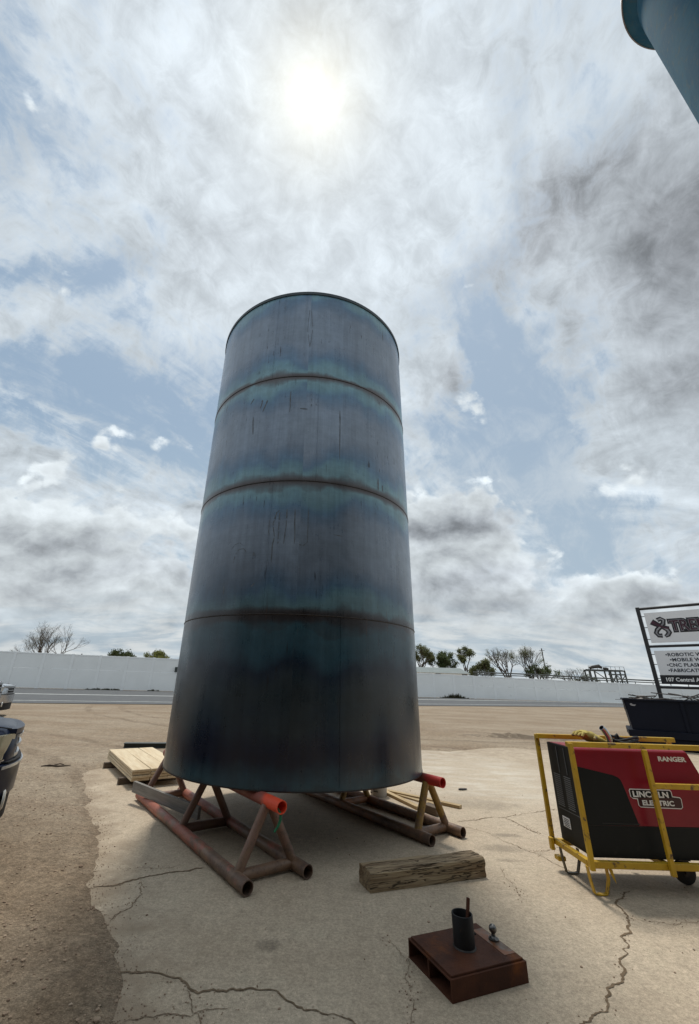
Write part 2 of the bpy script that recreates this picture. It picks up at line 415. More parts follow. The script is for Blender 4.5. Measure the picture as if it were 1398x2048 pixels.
def mat_dirt():
    m, t, bs, oc = base_mat('yard_dirt')
    x, y, z = t.sep(oc)
    n1 = t.noise(oc, 0.35, 5.0, 0.55); n2 = t.noise(oc, 3.0, 6.0, 0.6); n3 = t.noise(oc, 28.0, 5.0, 0.7)
    trk = t.noise(t.xyz(x * 0.10 - y * 0.05, y * 1.1 + x * 0.15, 0.0), 1.0, 6.0, 0.62)
    c = t.mix(n1.ss(0.35, 0.65), (0.315, 0.240, 0.165), (0.385, 0.312, 0.228))
    c = t.mix(trk.ss(0.46, 0.66) * 0.45, c, (0.27, 0.195, 0.135))
    c = t.mix(n2.ss(0.52, 0.75) * 0.5, c, (0.42, 0.345, 0.26))
    for (qx, qy, qr) in ((-16.0, -1.0, 15.2), (-16.0, -1.0, 16.9), (6.0, 34.0, 20.5), (6.0, 34.0, 18.8)):
        dx_, dy_ = x - qx, y - qy; rr = (dx_ * dx_ + dy_ * dy_).pow(0.5); k_ = (rr + (n2 - 0.5) * 0.25 - qr).abs().ss(0.24, 0.10)
        tread = (rr * 9.0 + dx_._m('ARCTAN2', dy_) * 60.0)._m('SINE').ss(-0.3, 0.6)
        c = t.mix(k_ * (tread * 0.25 + 0.22) * n1.ss(0.3, 0.55), c, (0.17, 0.122, 0.082))
    # darker brown soil towards the nearest corner
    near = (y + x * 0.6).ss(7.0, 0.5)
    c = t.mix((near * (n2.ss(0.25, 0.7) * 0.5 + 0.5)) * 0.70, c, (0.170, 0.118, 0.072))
    c = t.hsv(c, 0.5, 1.0, n3.lin(0.25, 0.75, 0.50, 1.5)); c = t.hsv(c, 0.5, 1.0, t.noise(oc, 10.0, 5.0, 0.65).lin(0.25, 0.75, 0.72, 1.28))
    vo = t.voro(oc, 75.0)
    c = t.hsv(c, 0.5, 1.0, vo.lin(0.0, 0.6, 1.18, 0.82))
    wet = ((x - 8.0) * (x - 8.0) * 0.12 + (y - 16.9) * (y - 16.9) * 1.1 + (n2 - 0.5) * 3.0)
    c = t.mix(wet.ss(0.9, 0.0) * 0.6, c, (0.075, 0.055, 0.042))
    t.link(c, bs.inputs['Base Color']); bs.inputs['Roughness'].default_value = 0.95; bs.inputs['Specular IOR Level'].default_value = 0.15
    h = n3 * 0.5 + vo * 0.5 + t.noise(oc, 9.0, 4.0, 0.6) * 1.2
    bump(t, bs, h, 0.022, 0.9)
    return m

def mat_concrete():
    m, t, bs, oc = base_mat('old_concrete')
    x, y, z = t.sep(oc)
    n1 = t.noise(oc, 0.6, 5.0, 0.55); n2 = t.noise(oc, 4.0, 6.0, 0.62); n3 = t.noise(oc, 45.0, 4.0, 0.65); n4 = t.noise(oc, 160.0, 2.0, 0.5)
    c = t.mix(n1.ss(0.35, 0.65), (0.420, 0.335, 0.240), (0.485, 0.398, 0.292))
    c = t.mix(n2.ss(0.5, 0.8) * 0.45, c, (0.47, 0.405, 0.295))
    c = t.mix(n2.ss(0.46, 0.25) * 0.45, c, (0.255, 0.205, 0.138))
    c = t.hsv(c, 0.5, 1.0, n3.lin(0.25, 0.75, 0.70, 1.30)); c = t.hsv(c, 0.5, 1.0, n4.lin(0.25, 0.75, 0.74, 1.26)); c = t.hsv(c, 0.5, 1.0, t.noise(oc, 14.0, 5.0, 0.65).lin(0.25, 0.75, 0.82, 1.18))
    def spot(cx, cy, rx, ry, amp=0.5):
        a = (x - cx + (n2 - 0.5) * 0.5 * rx) / rx; b = (y - cy + (n1 - 0.5) * 0.6 * ry) / ry
        return (a * a + b * b + (n2 - 0.5) * 1.6 + (n3 - 0.5) * 1.0).ss(1.3, -0.1) * amp
    for a in ((-0.27, 3.76, 0.10, 0.09, 0.5), (2.2, 5.75, 0.30, 0.14, 0.42), (2.45, 6.2, 0.22, 0.08, 0.4), (2.1, 5.4, 0.16, 0.06, 0.35), (1.2, 3.95, 0.5, 0.35, 0.12), (2.6, 7.6, 0.7, 0.35, 0.3)):
        c = t.mix(spot(*a), c, (0.10, 0.082, 0.060))
    # pale washed patches beyond the tank
    pl = t.noise(t.xyz(x * 0.9 + y * 0.5, y * 2.6, 0.0), 1.0, 7.0, 0.65)
    zone = ((x - 3.2) * (x - 3.2) * 0.25 + (y - 10.6) * (y - 10.6) * 0.10).ss(1.3, 0.2)
    c = t.mix(zone * (pl.ss(0.40, 0.66) * 0.38 + 0.10 + (n2 * pl).ss(0.26, 0.36) * 0.25), c, (0.62, 0.57, 0.48))
    # tan dust near the broken edges
    ed = (x + 1.0) * 0.876 + (y - 3.0) * 0.482
    dst = (ed * -0.9 + t.noise(oc, 2.2, 7.0, 0.66) * 1.7 - 0.35).ss(0.05, 0.55) * (n3.ss(0.3, 0.62) * 0.6 + 0.4)
    c = t.mix(dst * 0.75, c, (0.26, 0.190, 0.125))
    far = y.ss(9.5, 13.5); c = t.mix(far * n2.ss(0.35, 0.6) * 0.6, c, (0.30, 0.235, 0.17))
    # fine aggregate pits
    pit = t.voro(oc, 34.0).ss(0.16, 0.05) * t.noise(oc, 3.3, 3.0, 0.5).ss(0.45, 0.6)
    c = t.mix(pit * 0.7, c, (0.09, 0.07, 0.05))
    t.link(c, bs.inputs['Base Color'])
    t.link(n2.lin(0.3, 0.7, 0.72, 0.9), bs.inputs['Roughness']); bs.inputs['Specular IOR Level'].default_value = 0.3
    bump(t, bs, n3 * 0.6 + n2 * 0.8 + n4 * 0.3 - pit * 0.5, 0.008, 0.8)
    return m

def mat_asphalt():
    m, t, bs, oc = base_mat('worn_asphalt')
    x, y, z = t.sep(oc)
    n = t.noise(oc, 1.2, 5.0, 0.6); s = t.noise(t.xyz(x * 0.05, y * 0.7, 0.0), 1.0, 4.0, 0.6)
    c = t.mix(n.ss(0.3, 0.7), (0.070, 0.074, 0.078), (0.100, 0.102, 0.102)); c = t.mix(s.ss(0.5, 0.7) * 0.5, c, (0.055, 0.060, 0.066))
    t.link(c, bs.inputs['Base Color']); bs.inputs['Roughness'].default_value = 0.85
    return m

def mat_pipe(name, paint, tip, along0, along1):
    """rusty painted pipe; tip colour sprayed on the end past along0 (local x)"""
    m, t, bs, oc = base_mat(name)
    x, y, z = t.sep(oc)
    n = t.noise(oc, 5.0, 6.0, 0.62); n2 = t.noise(t.xyz(x * 0.45, y, z), 7.0, 6.0, 0.62); n3 = t.noise(oc, 40.0, 4.0, 0.6)
    c = t.mix(n.ss(0.38, 0.62), (0.200, 0.118, 0.070), (0.115, 0.072, 0.050))
    c = t.mix((n2 + (n - 0.5) * 0.4 + (x - 0.2) * -0.10 + (z - 0.06) * 0.9).ss(0.42, 0.62) * 0.75, c, paint)
    c = t.mix(n3.ss(0.55, 0.72) * 0.6, c, (0.055, 0.040, 0.032))
    if tip:
        k = (x + (n - 0.5) * 0.22).ss(along0, along1); c = t.mix(k * 0.93, c, tip)
    t.link(c, bs.inputs['Base Color']); t.link(n.lin(0.3, 0.7, 0.42, 0.7), bs.inputs['Roughness'])
    bump(t, bs, n3 + n * 0.5, 0.004, 0.7)
    return m

def mat_wood(name, c1, c2, c3, axis=0, ring=22.0, grain=1.0, rough=0.8, bd=0.004, crack=0.0):
    m, t, bs, oc = base_mat(name)
    co = t.sep(oc); L = co[axis]; a, b = [co[i] for i in range(3) if i != axis]
    oi = t.new('ShaderNodeObjectInfo'); rnd = V(t.t, oi.outputs['Random'])
    P = t.xyz(L * 1.3 + rnd * 30.0, a * ring, b * ring)
    g = t.noise(P, 1.0 * grain, 6.0, 0.65, 0.4); g2 = t.noise(t.xyz(L * 0.8, a * 5.0, b * 5.0 + rnd * 9.0), 1.0, 4.0, 0.6); g3 = t.noise(t.xyz(L * 4.0, a * 110.0, b * 110.0), 1.0, 3.0, 0.5)
    c = t.mix(g.ss(0.36, 0.64), c1, c2); c = t.mix(g2.ss(0.52, 0.72) * 0.7, c, c3)
    c = t.hsv(c, 0.5, 1.0, g3.lin(0.25, 0.75, 0.84, 1.14)); c = t.hsv(c, 0.5, 1.0, rnd.lin(0.0, 1.0, 0.9, 1.1))
    h = g + g3 * 0.4
    if crack:
        k = t.noise(t.xyz(L * 1.7, a * 26.0, b * 26.0 + 4.0), 1.0, 4.0, 0.55, 0.3); kk = (k - 0.5).abs().ss(0.02, 0.0)
        c = t.mix(kk * crack, c, tuple(q * 0.18 for q in c1)); h = h - kk * 1.2
    t.link(c, bs.inputs['Base Color']); bs.inputs['Roughness'].default_value = rough; bs.inputs['Specular IOR Level'].default_value = 0.25
    bump(t, bs, h, bd, 0.9)
    return m

M = {}
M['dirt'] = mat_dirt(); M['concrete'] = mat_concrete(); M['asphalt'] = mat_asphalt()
M['line'] = mk('road_paint', (0.62, 0.63, 0.60), (0.45, 0.46, 0.44), 2.0, 0.8)
M['gravel'] = mk('gravel_stone', (0.40, 0.30, 0.215), (0.24, 0.17, 0.12), 9.0, 0.95, c3=(0.52, 0.45, 0.37), s3=14.0, t3=(0.6, 0.7), spec=0.2)
M['crack'] = mk('crack_dirt', (0.150, 0.108, 0.068), (0.24, 0.175, 0.115), 20.0, 0.95, bd=0.01, bscale=80, spec=0.1)
M['wall'] = mk('white_precast', (0.87, 0.865, 0.835), (0.83, 0.825, 0.795), 0.6, 0.85, c3=(0.66, 0.66, 0.63), s3=1.1, t3=(0.62, 0.85))
M['wallpost'] = mk('white_precast_post', (0.89, 0.885, 0.86), (0.85, 0.845, 0.82), 0.9, 0.85)
M['weld'] = mk('weld_bead', (0.022, 0.018, 0.016), (0.045, 0.034, 0.028), 30.0, 0.5, 0.3, bd=0.004, bscale=90)
M['darksteel'] = mk('dark_steel', (0.030, 0.028, 0.028), (0.055, 0.045, 0.040), 8.0, 0.5, 0.4, c3=(0.09, 0.05, 0.03), s3=11.0)
M['red_pipe'] = mat_pipe('faded_red_pipe', (0.40, 0.115, 0.070), None, 0, 1)
M['red_top'] = mat_pipe('red_pipe_orange_end', (0.30, 0.060, 0.045), (0.86, 0.085, 0.028), 1.36, 1.52)
M['brown_pipe'] = mat_pipe('brown_rusty_pipe', (0.21, 0.115, 0.080), None, 0, 1)
M['yellow_pipe'] = mat_pipe('rusty_pipe_yellow_paint', (0.34, 0.20, 0.03), None, 0, 1)
M['rusty_red'] = mat_pipe('rusty_orange_pipe', (0.36, 0.15, 0.06), None, 0, 1)
M['red_top2'] = mat_pipe('red_pipe_red_end', (0.24, 0.05, 0.04), (0.62, 0.045, 0.035), 1.42, 1.60)
M['strap'] = mk('green_webbing', (0.02, 0.20, 0.085), (0.015, 0.13, 0.06), 20.0, 0.8)
M['grey_board'] = mat_wood('weathered_board', (0.20, 0.185, 0.165), (0.28, 0.26, 0.235), (0.12, 0.10, 0.085), 0, 18.0)
M['lumber'] = mat_wood('fresh_pine', (0.60, 0.475, 0.31), (0.68, 0.565, 0.39), (0.50, 0.36, 0.21), 0, 14.0, bd=0.002)
M['dunnage'] = mat_wood('dunnage_wood', (0.10, 0.075, 0.055), (0.16, 0.12, 0.085), (0.07, 0.05, 0.04), 0, 14.0)
M['plank'] = mat_wood('old_plank', (0.38, 0.27, 0.14), (0.50, 0.38, 0.22), (0.25, 0.17, 0.09), 0, 16.0)
M['timber'] = mat_wood('weathered_timber', (0.170, 0.112, 0.064), (0.34, 0.255, 0.155), (0.085, 0.055, 0.034), 0, 15.0, bd=0.014, crack=0.85)
M['rust'] = mk('rust_plate', (0.100, 0.036, 0.018), (0.058, 0.023, 0.014), 4.0, 0.7, 0.0, spec=0.2, c3=(0.19, 0.058, 0.014), s3=3.2, t3=(0.56, 0.8), bd=0.003, bscale=120)
M['black_iron'] = mk('black_iron', (0.009, 0.009, 0.010), (0.016, 0.014, 0.013), 9.0, 0.55, 0.0, c3=(0.035, 0.02, 0.012), s3=14.0, t3=(0.64,0.74), spec=0.25)
M['chrome'] = mk('polished_steel', (0.55, 0.55, 0.56), (0.42, 0.42, 0.43), 6.0, 0.16, 1.0)
M['yellow'] = mk('yellow_paint', (0.60, 0.37, 0.018), (0.50, 0.29, 0.016), 4.0, 0.5, c3=(0.13, 0.075, 0.03), s3=11.0, t3=(0.57, 0.66), bd=0.0015, bscale=70)
M['red'] = mk('red_enamel', (0.27, 0.007, 0.022), (0.22, 0.006, 0.018), 1.5, 0.36, spec=0.35, coat=0.12, rvar=0.1, c3=(0.20, 0.03, 0.035), s3=18.0, t3=(0.66, 0.8))
M['black'] = mk('black_enamel', (0.007, 0.009, 0.010), (0.010, 0.012, 0.013), 2.0, 0.5, spec=0.22, c3=(0.025, 0.024, 0.022), s3=7.0, t3=(0.6, 0.8))
M['white'] = mk('white_lettering', (0.88, 0.88, 0.86), (0.82, 0.82, 0.80), 8.0, 0.6)
M['rubber'] = mk('black_rubber', (0.020, 0.020, 0.020), (0.035, 0.033, 0.030), 6.0, 0.8)
M['glove'] = mk('yellow_leather', (0.50, 0.40, 0.10), (0.40, 0.30, 0.09), 9.0, 0.85, c3=(0.14, 0.11, 0.07), s3=7.0, bd=0.004, bscale=60)
M['navy'] = mk('navy_dumpster_paint', (0.005, 0.007, 0.014), (0.007, 0.009, 0.018), 1.2, 0.6, c3=(0.02, 0.02, 0.024), s3=6.0, t3=(0.6, 0.85), spec=0.15)
M['sign_steel'] = mk('black_sign_steel', (0.014, 0.015, 0.017), (0.02, 0.02, 0.022), 3.0, 0.5)
M['sign_white'] = mk('sign_panel_white', (0.80, 0.81, 0.83), (0.76, 0.77, 0.79), 0.7, 0.5)
M['sign_black'] = mk('sign_ink_black', (0.012, 0.012, 0.016), None, 3.0, 0.5)
M['sign_grey'] = mk('sign_ink_grey', (0.36, 0.36, 0.38), (0.18, 0.18, 0.2), 6.0, 0.5)
M['sign_maroon'] = mk('sign_ink_maroon', (0.060, 0.010, 0.026), (0.035, 0.008, 0.018), 6.0, 0.5)
M['sign_text'] = mk('sign_ink_slate', (0.035, 0.045, 0.065), None, 3.0, 0.5)
M['scrap'] = mk('scrap_metal', (0.05, 0.042, 0.036), (0.10, 0.085, 0.075), 5.0, 0.5, 0.6, c3=(0.35, 0.35, 0.36), s3=2.0, t3=(0.6, 0.7))
M['bark'] = mk('tree_bark', (0.070, 0.054, 0.042), (0.105, 0.085, 0.068), 6.0, 0.95, spec=0.1)
M['leaf_young'] = mk('spring_leaves', (0.150, 0.155, 0.065), (0.095, 0.105, 0.045), 0.5, 0.8, spec=0.1)
M['leaf_green'] = mk('green_leaves', (0.090, 0.110, 0.042), (0.055, 0.072, 0.030), 0.5, 0.8, spec=0.1)
M['leaf_bright'] = mk('bright_leaves', (0.20, 0.20, 0.05), (0.13, 0.14, 0.045), 0.5, 0.8, spec=0.1)
M['weeds'] = mk('dry_weeds', (0.060, 0.060, 0.035), (0.10, 0.085, 0.05), 2.0, 0.9, spec=0.1)
M['gantry'] = mk('gantry_steel', (0.055, 0.065, 0.065), (0.09, 0.095, 0.09), 1.0, 0.7, 0.2)
M['roofing'] = mk('green_grey_roofing', (0.15, 0.18, 0.175), (0.19, 0.215, 0.21), 0.5, 0.7)
M['pole'] = mk('utility_pole_wood', (0.07, 0.065, 0.06), None, 1.0, 0.9)
M['beam'] = mk('green_black_beam', (0.040, 0.050, 0.045), (0.06, 0.065, 0.06), 3.0, 0.5, 0.2)
M['bucketp'] = mk('printed_pail_plastic', (0.50, 0.46, 0.40), (0.42, 0.38, 0.32), 4.0, 0.6)
M['navy_car'] = mk('navy_car_paint', (0.008, 0.014, 0.034), (0.010, 0.017, 0.038), 0.8, 0.28, 0.0, coat=0.05, rvar=0.05, spec=0.15)
M['silver_car'] = mk('silver_car_paint', (0.42, 0.45, 0.48), (0.40, 0.43, 0.46), 0.8, 0.28, 0.6, coat=0.6, rvar=0.05)
M['glass'] = mk('dark_glass', (0.02, 0.024, 0.026), None, 1.0, 0.06, coat=0.6, rvar=0.02)
M['lens_clear'] = mk('headlamp_lens', (0.50, 0.50, 0.46), (0.36, 0.36, 0.34), 6.0, 0.12, coat=0.8, rvar=0.05)
M['lens_yellow'] = mk('yellowed_headlamp_lens', (0.50, 0.46, 0.30), (0.40, 0.36, 0.22), 5.0, 0.18, coat=0.8, rvar=0.05)
M['plastic'] = mk('black_trim_plastic', (0.012, 0.012, 0.013), (0.018, 0.018, 0.018), 5.0, 0.6, spec=0.15)
M['col_steel'] = mk('teal_mill_steel', (0.026, 0.100, 0.160), (0.050, 0.135, 0.190), 5.0, 0.8, 0.0, c3=(0.085, 0.13, 0.145), s3=24.0, t3=(0.5, 0.75), bd=0.0006, bscale=30, spec=0.04)
M['col_edge'] = mk('pale_flange_edge', (0.30, 0.27, 0.26), (0.20, 0.17, 0.17), 9.0, 0.5, 0.3)  # flange edge, paler than the column steel

# ------------------------------------------------------------------ ground, pad, road
PAD_EDGE = [(-0.80, 0.5), (-0.90, 2.2), (-1.0, 3.03), (-1.08, 3.24), (-1.18, 3.41), (-1.264, 3.55), (-1.40, 3.78), (-1.493, 3.95), (-1.752, 4.30), (-2.044, 4.86), (-2.16, 5.21), (-2.45, 5.75), (-2.575, 6.11), (-3.0, 6.55),
            (-3.17, 6.80), (-3.24, 7.18), (-3.55, 7.6), (-3.896, 8.22), (-4.25, 8.85), (-4.34, 9.2), (-3.95, 9.8), (-3.2, 10.6), (-2.0, 11.6), (0.0, 12.6), (1.6, 13.1), (3.17, 13.22), (3.83, 13.08), (5.0, 13.9), (5.8, 14.25), (6.8, 13.95), (9.0, 14.6), (14.0, 15.5), (22.0, 16.0),
            (22.0, -6.0), (-0.8, -6.0)]
def sdist(x, y, poly=PAD_EDGE):
    """signed distance, positive outside"""
    ins = False; best = 1e9; n = len(poly); j = n - 1
    for i in range(n):
        xi, yi = poly[i]; xj, yj = poly[j]
        if (yi > y) != (yj > y) and x < (xj - xi) * (y - yi) / (yj - yi) + xi: ins = not ins
        dx, dy = xj - xi, yj - yi; t_ = max(0, min(1, ((x - xi) * dx + (y - yi) * dy) / (dx * dx + dy * dy)))
        q = (x - xi - t_ * dx) ** 2 + (y - yi - t_ * dy) ** 2
        if q < best: best = q
        j = i
    return -math.sqrt(best) if ins else math.sqrt(best)
def ground_z(x, y):
    if -14 < x < 24 and -7 < y < 20:
        s = sdist(x, y)
        n = noise.fractal(Vector((x * 1.3, y * 1.3, 0.3)), 0.9, 2.1, 5)
        n2 = noise.noise(Vector((x * 5.5, y * 5.5, 7.0))) + 0.6 * noise.noise(Vector((x * 9, y * 9, 3.0)))
        h = 0.004 + 0.034 * max(-1.0, min(1.0, s / 0.25)) * (1.0 if s > 0 else 1.3) + 0.010 * n + 0.006 * n2
        if s < -0.45: return -0.035
        if s > 0.4:
            tr = noise.noise(Vector((x * 0.10 - y * 0.06, y * 1.4 + x * 0.2, 11.0)))
            h += min(1, (s - 0.4) / 1.5) * (0.016 * tr + 0.012 * noise.noise(Vector((x * 0.6, y * 0.6, 1.0))))
        # small dirt heap
        h += 0.14 * math.exp(-((x - 7.3) / 0.7) ** 2 - ((y - 16.95) / 0.16) ** 2) * (0.8 + 0.5 * n2) + 0.08 * math.exp(-((x - 6.4) / 0.35) ** 2 - ((y - 16.9) / 0.2) ** 2)
        return h
    return 0.0
def lines(segs):
    out = []
    for a, b, st in segs:
        n = max(1, round((b - a) / st)); out += [a + (b - a) * i / n for i in range(n)]
    return out + [segs[-1][1]]
gx = lines([(-2500, -300, 500), (-300, -40, 40), (-40, -14, 4), (-14, -6, 0.25), (-6, -0.5, 0.035), (-0.5, 8, 0.14), (8, 24, 0.8), (24, 60, 6), (60, 300, 40), (300, 2500, 500)])
gy = lines([(-2500, -300, 500), (-300, -20, 40), (-20, -7, 3), (-7, 1.5, 0.7), (1.5, 10.5, 0.04), (10.5, 20, 0.11), (20, 60, 3), (60, 300, 30), (300, 3500, 500)])
gv = [(x, y, ground_z(x, y)) for y in gy for x in gx]
nx = len(gx)
gf = [(j * nx + i, j * nx + i + 1, (j + 1) * nx + i + 1, (j + 1) * nx + i) for j in range(len(gy) - 1) for i in range(nx - 1)]
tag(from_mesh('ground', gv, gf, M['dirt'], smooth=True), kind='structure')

pb = MB(); gm = 0.9
cxp, cyp = 3.0, 6.0
outer = []
for (x, y) in PAD_EDGE:
    v = Vector((x - cxp, y - cyp)); v = v * (1 + 0.35 / v.length); outer.append((v.x + cxp, v.y + cyp))
vs = [pb.b.verts.new((x, y, 0.0)) for x, y in outer]; pb._f(vs)
bmesh.ops.triangulate(pb.b, faces=pb.b.faces[:])
tag(pb.build('concrete_pad', M['concrete']), kind='structure')

# cracks: ragged dirt-filled ribbons on the pad
CR = [([(-1.95, 4.44), (-1.845, 4.488), (-1.674, 4.575), (-1.503, 4.756), (-1.011, 4.989)], 0.020), ([(-1.499, 4.664), (-1.395, 4.411), (-1.473, 3.969)], 0.008),
      ([(-1.3, 3.45), (-1.185, 3.446), (-1.058, 3.438), (-0.936, 3.444), (-0.807, 3.381), (-0.620, 3.302), (-0.505, 3.316), (-0.331, 3.336), (-0.147, 3.273), (0.028, 3.19), (0.219, 3.106), (0.5, 2.95)], 0.018),
      ([(-0.693, 3.299), (-0.612, 3.144), (-0.567, 3.046), (-0.5, 2.8)], 0.012),
      ([(1.3, 2.95), (1.566, 3.139), (1.749, 3.262), (1.864, 3.413), (2.062, 3.61), (2.232, 3.807), (2.369, 4.029), (2.538, 4.175), (2.626, 4.369), (2.688, 4.583), (2.95, 4.75)], 0.020),
      ([(1.938, 6.647), (2.354, 6.863), (2.786, 6.975), (3.603, 7.405), (4.4, 7.6)], 0.013), ([(2.739, 6.947), (2.822, 6.526), (2.896, 6.284)], 0.014),
      ([(1.8, 6.6), (2.17, 6.368), (2.414, 5.789), (2.557, 5.511), (2.595, 5.194), (2.9, 4.9)], 0.007), ([(1.94, 5.206), (1.854, 4.444)], 0.004), ([(0.62, 3.35), (0.66, 3.6), (0.55, 3.9)], 0.004),
      ([(2.50, 5.65), (2.75, 5.75), (3.1, 5.95)], 0.006), ([(2.55, 4.27), (2.9, 4.2), (3.6, 4.35)], 0.004), ([(-1.0, 3.02), (-0.8, 3.1), (-0.62, 3.12), (-0.4, 3.16)], 0.008), ([(-1.78, 4.9), (-1.5, 4.93), (-1.25, 5.0)], 0.003), ([(0.5, 2.95), (0.60, 3.2), (0.62, 3.35)], 0.004)]
cb = MB()
def crack(pts, w, seed):
    P = [Vector((*p, 0)) for p in pts]; path = []
    for a, b in zip(P, P[1:]):
        n = max(2, int((b - a).length / 0.018))
        for i in range(n): path.append(a.lerp(b, i / n))
    path.append(P[-1]); L = len(path); prev = None
    for i, p in enumerate(path):
        tg = (path[min(i + 1, L - 1)] - path[max(i - 1, 0)]).normalized(); nn = Vector((-tg.y, tg.x, 0))
        q = p + nn * (0.045 * noise.noise(Vector((p.x * 7, p.y * 7, seed))) + 0.020 * noise.noise(Vector((p.x * 30, p.y * 30, seed))))
        k = 0.72 * w * (0.55 + 0.9 * max(0, 0.5 + noise.noise(Vector((p.x * 4, p.y * 4, seed + 9)))) + 0.55 * noise.noise(Vector((p.x * 60, p.y * 60, seed))))
        k = max(0.0015, k) * min(1, i / 5 + 0.15, (L - 1 - i) / 5 + 0.15)
        cur = (cb.b.verts.new((q.x + nn.x * k / 2, q.y + nn.y * k / 2, 0.0035)), cb.b.verts.new((q.x - nn.x * k / 2, q.y - nn.y * k / 2, 0.0035)))
        if prev: cb._f((prev[0], cur[0], cur[1], prev[1]))
        prev = cur
for i, (p, w) in enumerate(CR): crack(p, w, i * 3.1)
tag(cb.build('concrete_pad_cracks', M['crack']), kind='structure')

def strip(name, A, B, z, mat, parent=None):
    n = len(A); vs = [(x, y, z) for x, y in A] + [(x, y, z) for x, y in B]
    return from_mesh(name, vs, [(i, i + 1, n + i + 1, n + i) for i in range(n - 1)], mat, parent)
RN = [(-90, -6), (-60, 10), (-17, 27.4), (-9, 30.5), (10, 40.0), (35, 51.2), (60, 55), (140, 60)]
WALL = [(-95, 37.5), (-60, 46.8), (-30, 54.8), (-12, 59.6), (17, 67.1), (30, 67.4), (48, 66.4), (140, 70)]
road = tag(strip('road', RN, [(x, y - 0.1) for x, y in WALL], 0.03, M['asphalt']), kind='structure')
def off(A, d, w):
    o1, o2 = [], []
    for i, (x, y) in enumerate(A):
        a = Vector(A[max(i - 1, 0)]); b = Vector(A[min(i + 1, len(A) - 1)]); tg = (b - a).normalized(); n = Vector((-tg.y, tg.x))
        o1.append((x + n.x * d, y + n.y * d)); o2.append((x + n.x * (d + w), y + n.y * (d + w)))
    return o1, o2
tag(strip('road_edge_line', *off(RN, 2.6, 0.28), 0.035, M['line']), kind='structure')
tag(strip('road_far_edge_line', *off(RN, 13.2, 0.8), 0.035, M['line']), kind='structure')

# loose gravel on the dirt, crumbs on the pad
def stones(name, spots, mat):
    ico = bmesh.new(); bmesh.ops.create_icosphere(ico, subdivisions=1, radius=1.0)
    V0 = [v.co.copy() for v in ico.verts]; F0 = [[v.index for v in f.verts] for f in ico.faces]; ico.free()
    vv, ff = [], []
    for (x, y, z, r) in spots:
        o = len(vv); s = (rng.uniform(.7, 1.3), rng.uniform(.7, 1.3), rng.uniform(.45, .85)); a = rng.uniform(0, 6.28); ca, sa = math.cos(a), math.sin(a)
        sd = Vector((rng.uniform(0, 50), rng.uniform(0, 50), 0))
        for v in V0:
            k = r * (1 + 0.35 * noise.noise(v * 1.6 + sd)); px_, py_, pz_ = v.x * s[0] * k, v.y * s[1] * k, v.z * s[2] * k
            vv.append((x + px_ * ca - py_ * sa, y + px_ * sa + py_ * ca, z + pz_))
        ff += [[o + i for i in f] for f in F0]
    return from_mesh(name, vv, ff, mat)
sp = []
while len(sp) < 5200:
    d = 2.2 + 9.5 * rng.random() ** 1.7; a = R(rng.uniform(-50, -5)); x, y = d * math.sin(a), d * math.cos(a)
    if x < -7 or x > -0.5: continue
    s = sdist(x, y)
    if s < -0.05 or (s < 0.5 and rng.random() < 0.3): continue
    cl = noise.noise(Vector((x * 1.2, y * 1.2, 4.0)))
    if cl < -0.1 and rng.random() < 0.6: continue
    r = 0.003 + 0.010 * rng.random() ** 3 + (0.012 if rng.random() < 0.012 else 0)
    sp.append((x, y, ground_z(x, y) + r * 0.25, r))
for _ in range(520):
    p, w = rng.choice(CR); i = rng.randrange(len(p) - 1); f = rng.random()
    x = p[i][0] + (p[i + 1][0] - p[i][0]) * f + rng.gauss(0, 0.03); y = p[i][1] + (p[i + 1][1] - p[i][1]) * f + rng.gauss(0, 0.03)
    sp.append((x, y, 0.003, rng.uniform(0.002, 0.006)))
for _ in range(26000):
    y = 2.3 + 9.0 * rng.random() ** 1.6; i_ = rng.uniform(-0.9, 0.25)
    x = -0.6 - (y - 2.3) * 0.45 + rng.uniform(-1.0, 0.9); s = sdist(x, y)
    if -0.30 < s < 0.12 and rng.random() < math.exp(-abs(s + 0.0) / 0.09) and len(sp) < 8600:
        r = 0.0015 + 0.005 * rng.random() ** 3; sp.append((x, y, max(0.002, ground_z(x, y)) + r * 0.2, r))
for _ in range(420):
    x, y = rng.uniform(-3, 5.5), rng.uniform(2.4, 9)
    if sdist(x, y) < -0.02: sp.append((x, y, 0.003, 0.002 + 0.008 * rng.random() ** 4))
tag(stones('gravel', sp, M['gravel']), 'loose brown gravel strewn over the dirt and the broken edge of the concrete', 'gravel', kind='stuff')

# ------------------------------------------------------------------ tank
TC = (-0.258, 6.68); TR = 1.757; TZ = 0.649; CH = 1.770
tank = thing('storage_tank', 'huge upright cylinder of blue grey mill-scale steel resting on two pipe stands', 'tank', (TC[0], TC[1], TZ))
mt = mat_tank(TR, CH, 4)
NS = 160
for k in range(4):
    b = MB(); z0 = k * CH + (0.004 if k else 0.0); z1 = (k + 1) * CH - 0.004
    r0 = TR
    b.lathe([(r0 - 0.006, z0), (r0, z0 + 0.005), (r0, (z0 + z1) / 2), (r0, z1 - 0.005), (r0 - 0.006, z1), (r0 - 0.012, z1), (r0 - 0.012, z0), (r0 - 0.006, z0)], NS)
    b.build('shell_course', mt, tank, 35)
for k in range(1, 4):
    b = MB(); prof = []
    b.lathe([(TR - 0.010, k * CH - 0.008), (TR + 0.003, k * CH - 0.007), (TR + 0.007, k * CH), (TR + 0.003, k * CH + 0.007), (TR - 0.010, k * CH + 0.008)], NS)
    b.build('girth_weld', M['weld'], tank, 60)
